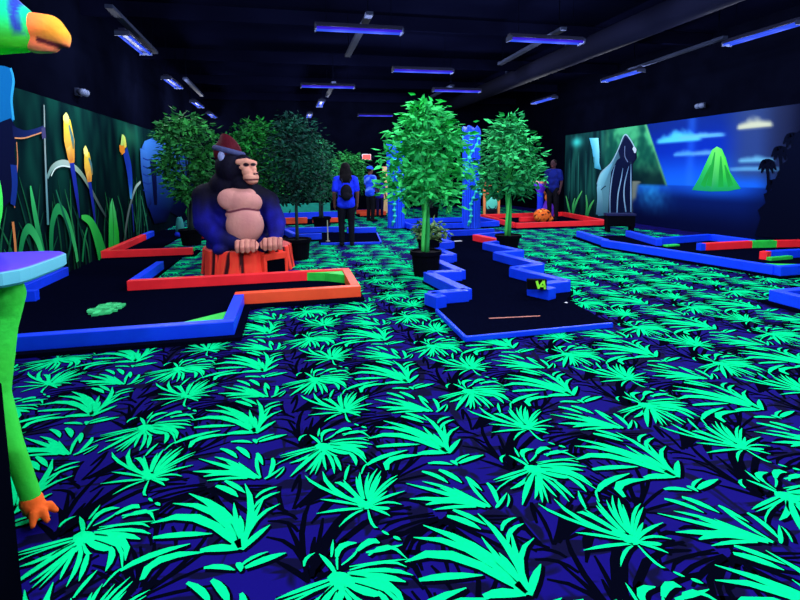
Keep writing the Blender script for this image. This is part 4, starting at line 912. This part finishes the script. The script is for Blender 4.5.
# ------------------------------------------------------------------ people
def person(label, loc, heading, height, shirt, trouser, hair, skin=(96, 62, 60), pose=0, cap=None, group=None):
    s = height/1.7; loc = Vector(loc); t = thing('person', label, 'person', loc, group)
    Rz = Matrix.Rotation(heading, 3, 'Z')
    def T(x, y, z): return loc + Rz @ (Vector((x, y, z))*s)
    def R(v): return Vector(v)*s
    b = MB()
    ell(b, T(0, .01, 1.585), R((.075, .095, .115)), Rz); ell(b, T(0, .035, 1.535), R((.055, .065, .06)), Rz)
    chain(b, [(T(0, .095, 1.60), .014*s), (T(0, .115, 1.57), .018*s)])
    for sx in (-1, 1): ell(b, T(sx*.078, 0, 1.58), R((.014, .022, .034)), Rz)
    chain(b, [(T(0, -.01, 1.50), .055*s), (T(0, -.015, 1.40), .06*s)])
    ell(b, T(0, 0, 1.26), R((.155, .10, .19)), Rz); ell(b, T(0, 0, 1.06), R((.13, .09, .14)), Rz); ell(b, T(0, -.01, .93), R((.16, .105, .12)), Rz)
    chain(b, [(T(-.165, 0, 1.375), .062*s), (T(0, -.01, 1.39), .07*s), (T(.165, 0, 1.375), .062*s)])
    arms = {}
    for sx in (-1, 1):
        sh = (sx*.185, 0, 1.36); el = (sx*.235, -.02, 1.10); wr = (sx*.235, .06, .88)
        if pose == 1 and sx == 1: el = (sx*.23, .03, 1.10); wr = (sx*.13, .22, 1.00)
        if pose == 2: el = (sx*.235, .02, 1.12); wr = (sx*.10, .24, .98)
        arms[sx] = (sh, el, wr)
        chain(b, [(T(*sh), .058*s), (T(*el), .042*s), (T(*wr), .029*s)])
        fw = (Vector(wr)-Vector(el)).normalized(); pc = Vector(wr)+fw*.05
        ell(b, T(*pc), R((.024, .036, .046)), Rz)
        for k in range(4):
            o = (k-1.5)*.019; L = (.062, .075, .07, .055)[k]
            p0 = pc+fw*.03+Vector((0, o, 0)); p1 = p0+fw*L*.6+Vector((-sx*.006, 0, 0)); p2 = p1+fw*L*.45+Vector((-sx*.016, 0, 0))
            chain(b, [(T(*p0), .0105*s), (T(*p1), .0095*s), (T(*p2), .0085*s)])
        p0 = pc+Vector((-sx*.01, .03, .01)); p1 = p0+fw*.03+Vector((-sx*.02, .02, 0)); p2 = p1+fw*.03
        chain(b, [(T(*p0), .012*s), (T(*p1), .011*s), (T(*p2), .009*s)])
        chain(b, [(T(sx*.09, 0, .92), .088*s), (T(sx*.10, .02, .50), .055*s), (T(sx*.10, -.02, .09), .038*s)])
        chain(b, [(T(sx*.10, -.03, .06), .036*s), (T(sx*.11, .12, .035), .03*s)])
    ex = [T(sx*.03, .095, 1.60) for sx in (-1, 1)]; mo = T(0, .1, 1.525)
    def sk(p):
        for e in ex:
            if (p-e).length < .014*s: return (20, 14, 18)
        return (120, 60, 60) if (p-mo).length < .016*s else skin
    fuse('body', b, .0085, sk, M_FUR, t, 3)
    b = MB()
    ell(b, T(0, 0, 1.26), R((.175, .122, .20)), Rz); ell(b, T(0, 0, 1.08), R((.172, .122, .18)), Rz); ell(b, T(0, -.01, .93), R((.188, .132, .15)), Rz)
    chain(b, [(T(-.10, -.01, .86), .092*s), (T(.10, -.01, .86), .092*s)]); chain(b, [(T(-.09, -.03, .86), .09*s), (T(.09, -.03, .86), .09*s)])
    chain(b, [(T(-.165, 0, 1.372), .076*s), (T(0, -.01, 1.385), .082*s), (T(.165, 0, 1.372), .076*s)])
    for sx in (-1, 1):
        sh, el, wr = [Vector(v) for v in arms[sx]]; chain(b, [(T(*sh), .076*s), (T(*sh.lerp(el, .75)), .064*s)])
    fuse('shirt', b, .013, (lambda p: mix(shirt[0], shirt[1], sstep(-.1, .35, nz(p.x*9, p.z*9+p.y*5, 1, 4)))) if len(shirt) == 2 else shirt[0], M_FUR, t, 3)
    b = MB(); ell(b, T(0, -.01, .93), R((.172, .12, .12)), Rz)
    for sx in (-1, 1): chain(b, [(T(sx*.09, 0, .90), .10*s), (T(sx*.10, .015, .50), .072*s), (T(sx*.10, -.02, .11), .058*s)])
    fuse('trousers', b, .013, trouser, M_FUR, t, 3)
    for sx in (-1, 1):
        b = MB(); chain(b, [(T(sx*.10, -.05, .048), .045*s), (T(sx*.11, .05, .048), .045*s), (T(sx*.115, .14, .038), .036*s)])
        fuse('shoe', b, .012, (14, 14, 24), M_FUR, t, 2)
    b = MB()
    if hair == 'long':
        ell(b, T(0, -.015, 1.615), R((.095, .11, .105)), Rz); ell(b, T(0, -.07, 1.50), R((.125, .06, .16)), Rz); ell(b, T(0, -.10, 1.40), R((.13, .045, .11)), Rz)
    else:
        ell(b, T(0, -.02, 1.62), R((.085, .10, .095)), Rz)
    fuse('hair', b, .011, (12, 10, 16), M_FUR, t, 2)
    if cap:
        h = thing('cap', cap[0], 'cap', T(0, 0, 1.62))
        b = MB(); ell(b, T(0, -.005, 1.655), R((.098, .115, .075)), Rz); ell(b, T(0, .135, 1.635), R((.07, .075, .012)), Rz)
        fuse('crown', b, .009, cap[1], M_FUR, h, 2)
    return t, T, Rz, s
p1 = at(347, 246)
t, T, Rz, s = person('woman seen from behind with long dark hair and a blue T-shirt', p1, -.05, 1.58, ((26, 52, 250), (20, 40, 226)), (11, 11, 24), 'long')
bk = thing('backpack', 'small black backpack on the back of the woman in blue', 'backpack', T(0, -.16, 1.0))
b = MB(); ell(b, T(0, -.20, 1.11), Vector((.12, .075, .17))*s, Rz); ell(b, T(0, -.25, 1.04), Vector((.09, .05, .08))*s, Rz); fuse('bag', b, .012, (13, 13, 26), M_FUR, bk, 3)
for sx in (-1, 1):
    mb = MB(); mb.tube([T(sx*.07, -.15, 1.30), T(sx*.10, -.10, 1.43), T(sx*.11, .0, 1.47), T(sx*.12, .10, 1.38), T(sx*.13, .135, 1.25), T(sx*.165, .06, 1.08), T(sx*.11, -.14, 1.03)], .017*s, 8, (20, 22, 50)); mb.build('strap', M_V, bk, True)
p2 = at(371, 221.5)
person('person in a blue cap and patterned blue shirt, left of the cream post', p2, -1.0, 1.56, ((30, 70, 230), (90, 130, 255)), (12, 12, 22), 'short', pose=2, cap=('blue cap on the far person left of the cream post', (40, 84, 255)))
person('small far person in violet top behind the one in the blue cap', at(380, 217), -.6, 1.28, ((40, 30, 190), (90, 40, 190)), (20, 18, 60), 'short')
person('person in a dark blue shirt and black trousers standing at the far red rails', (7.0, 12.4, Z0), 2.2, 1.64, ((12, 26, 110), (10, 20, 90)), (9, 9, 18), 'short', (60, 40, 48), pose=1)

# ------------------------------------------------------------------ blacklight fixtures, channels and duct
ZL = 3.35
def fixture(label, x, y, along, z=ZL, power=80, tubes='blue', tilt=0.0, visible=True):
    d = Vector((0, 1, 0)) if along == 'Y' else Vector((1, 0, 0)); n = Vector((-d.y, d.x, 0)); ang = math.atan2(d.y, d.x)
    c = Vector((x, y, z)); t = thing('blacklight_fixture', label, 'ceiling light', c, 'hanging blacklight fixtures')
    mb = MB(); mb.box(c+Vector((0, 0, .035)), (1.22, .18, .04), ang); mb.box(c+Vector((0, 0, .065)), (1.22, .09, .03), ang); mb.build('housing', M_HOUSE, t, bevel=.004)
    for s in (-1, 1):
        o = n*s*.06
        mb = MB(); mb.tube([c+o-d*.585, c+o+d*.585], .017, 10); mb.build('tube', M_TUBE if (s > 0 or tubes == 'blue') else M_TUBE2, t, True, label='glowing blue tube')
        mb = MB(); mb.box(c+d*s*.60+Vector((0, 0, .005)), (.022, .19, .06), ang); mb.build('end_cap', M_STRUT, t)
        mb = MB(); mb.tube([c+d*s*.45+Vector((0, 0, .08)), c+d*s*.45+Vector((0, 0, ZC-z))], .004, 6); mb.build('hanger', M_DARK, t)
    for s in (-1, 1):
        L = bpy.data.lights.new('tube_light', 'POINT'); L.shadow_soft_size = .05; L.energy = power/2; L.color = (0.84, 0.88, 1.0)
        o = bpy.data.objects.new('tube_light', L); C.objects.link(o); o.parent = t; o.location = d*s*.3+Vector((0, 0, -.15))
    return t
PW = 135
for lab, x, y, al, pw in (
    ('blacklight fixture nearest over the left mural, two blue tubes side by side', -2.19, 8.42, 'Y', .7),
    ('blacklight fixture second in the row over the left mural', -2.37, 11.78, 'Y', .7),
    ('blacklight fixture third in the row over the left mural, small', -2.45, 15.2, 'Y', .6),
    ('blacklight fixture last in the row over the left mural, tiny', -2.45, 17.9, 'Y', .4),
    ('blacklight fixture hung crosswise under the channel at top centre-left, violet and blue', 1.02, 7.1, 'X', 1.0),
    ('blacklight fixture crosswise further back above the dark tree', .94, 11.75, 'X', .8),
    ('blacklight fixture lengthwise behind the crosswise one above the dark tree', .95, 14.6, 'Y', .7),
    ('blacklight fixture lengthwise farthest above the dark tree', .75, 17.6, 'Y', .6),
    ('blacklight fixture crosswise at top centre with no channel beside it, pale housing', 2.63, 9.7, 'X', 1.0),
    ('blacklight fixture crosswise under the slanting channel right of top centre', 3.88, 7.17, 'X', 1.1),
    ('blacklight fixture crosswise just above the near bright green tree', 4.08, 11.9, 'X', 1.0),
    ('blacklight fixture at the top right corner, nearest on the right', 6.88, 6.3, 'Y', 1.0),
    ('blacklight fixture on the right at the far end of the long channel', 6.93, 9.55, 'Y', 1.0),
    ('blacklight fixture far right, small, over the painted cliff', 7.08, 13.15, 'Y', .8),
    ('blacklight fixture far back above the glowing red sign', 3.0, 17.4, 'X', .7)):
    fixture(lab, x, y, al, ZL, PW*pw, 'mixed' if al == 'X' else 'blue')
# unseen fixtures continue the grid; added, rear pair boosted, to light viewer-facing sides
for lab, x, y, pw in (('unseen blacklight fixture over the near left hole, above the frame', -1.9, 4.4, .9), ('unseen blacklight fixture over the carpet ahead, above the frame', 1.1, 4.6, .9), ('unseen blacklight fixture over the near right carpet, above the frame', 4.1, 4.5, 1.1), ('unseen blacklight fixture over the right hole, above the frame', 7.1, 3.6, 1.0),
    ('unseen blacklight fixture overhead left of the viewer', -1.6, 1.6, .8), ('unseen blacklight fixture overhead of the viewer', 1.2, 1.9, .85), ('unseen blacklight fixture overhead right of the viewer', 4.2, 1.8, 1.0), ('added unseen blacklight fixture behind the viewer at left', -.6, -.9, 2.0), ('added unseen blacklight fixture behind the viewer at right', 2.8, -.9, 2.0)):
    fixture(lab, x, y, 'X', ZL, PW*pw, 'mixed')
def channel(label, x0, y0, x1, y1, z=3.5):
    t = thing('ceiling_channel', label, 'channel', ((x0+x1)/2, (y0+y1)/2, z), 'hanging metal channels')
    a, b_ = Vector((x0, y0, z)), Vector((x1, y1, z)); d = (b_-a).normalized(); ang = math.atan2(d.y, d.x)
    mb = MB(); mb.box((a+b_)/2, ((b_-a).length, .10, .05), ang); mb.build('channel', M_STRUT, t, bevel=.008)
    for f_ in (.06, .94):
        p = a.lerp(b_, f_); mb = MB(); mb.tube([p+Vector((0, 0, .025)), (p.x, p.y, ZC)], .008, 6); mb.build('hanger_rod', M_DARK, t)
channel('grey ceiling channel nearest on the left above the jungle mural', -2.12, 7.1, -2.18, 9.6)
channel('grey ceiling channel second on the left, small', -2.15, 12.0, -2.2, 14.5)
channel('grey ceiling channel crossing the violet and blue fixture', 1.12, 6.8, 1.11, 9.3)
channel('grey ceiling channel behind, above the dark tree', 1.1, 12.0, 1.1, 14.2)
channel('grey ceiling channel slanting through the fixture right of top centre', 4.08, 7.0, 4.15, 9.5)
channel('grey ceiling channel behind the near bright green tree top', 4.0, 12.0, 4.0, 14.0)
channel('long grey ceiling channel at the upper right', 6.95, 7.0, 7.15, 9.6)
dt = thing('air_duct', 'dark round air duct running along the ceiling at right', 'duct', (6.0, 10.4, 3.63))
mb = MB(); mb.tube([(6.0, 2.0, 3.85), (6.0, 18.8, 3.85)], .22, 20); mb.build('pipe', mat('dull_duct_paint', (7, 9, 30), .9, .05), dt, True)
for k in range(5):
    mb = MB(); mb.box((6.0, 4+3.1*k, 4.135), (.04, .03, .13)); mb.build('strap', M_STRUT, dt)
for k in range(6):
    mb = MB(); mb.box(((XL+XR)/2, 3.0+k*3.1, ZC-.12), (XR-XL, .10, .24)); mb.build('trim_%d' % (k+1), M_CEIL); struct(bpy.data.objects['trim_%d' % (k+1)])

# ------------------------------------------------------------------ world, camera, colour
w = bpy.data.worlds.new('dark_room'); bpy.context.scene.world = w; w.use_nodes = True
w.node_tree.nodes['Background'].inputs['Color'].default_value = (0.001, 0.001, 0.003, 1)
cam = bpy.data.cameras.new('camera'); co = bpy.data.objects.new('camera', cam); C.objects.link(co)
cam.sensor_fit = 'HORIZONTAL'; cam.sensor_width = 36.0; cam.lens = 36.0*F/800
cam.shift_y = (300-PPY)/800*-1
cam.clip_start = .05; cam.clip_end = 100
co.matrix_world = Matrix.Translation(CAM) @ Matrix((_r, _u, -_f)).transposed().to_4x4()
sc = bpy.context.scene; sc.camera = co
sc.view_settings.view_transform = 'Standard'; sc.view_settings.look = 'None'
sc.view_settings.exposure = 0.5; sc.view_settings.gamma = 1.0; sc.view_settings.use_curve_mapping = False
for o in C.objects:
    if '_o' in o: del o['_o']
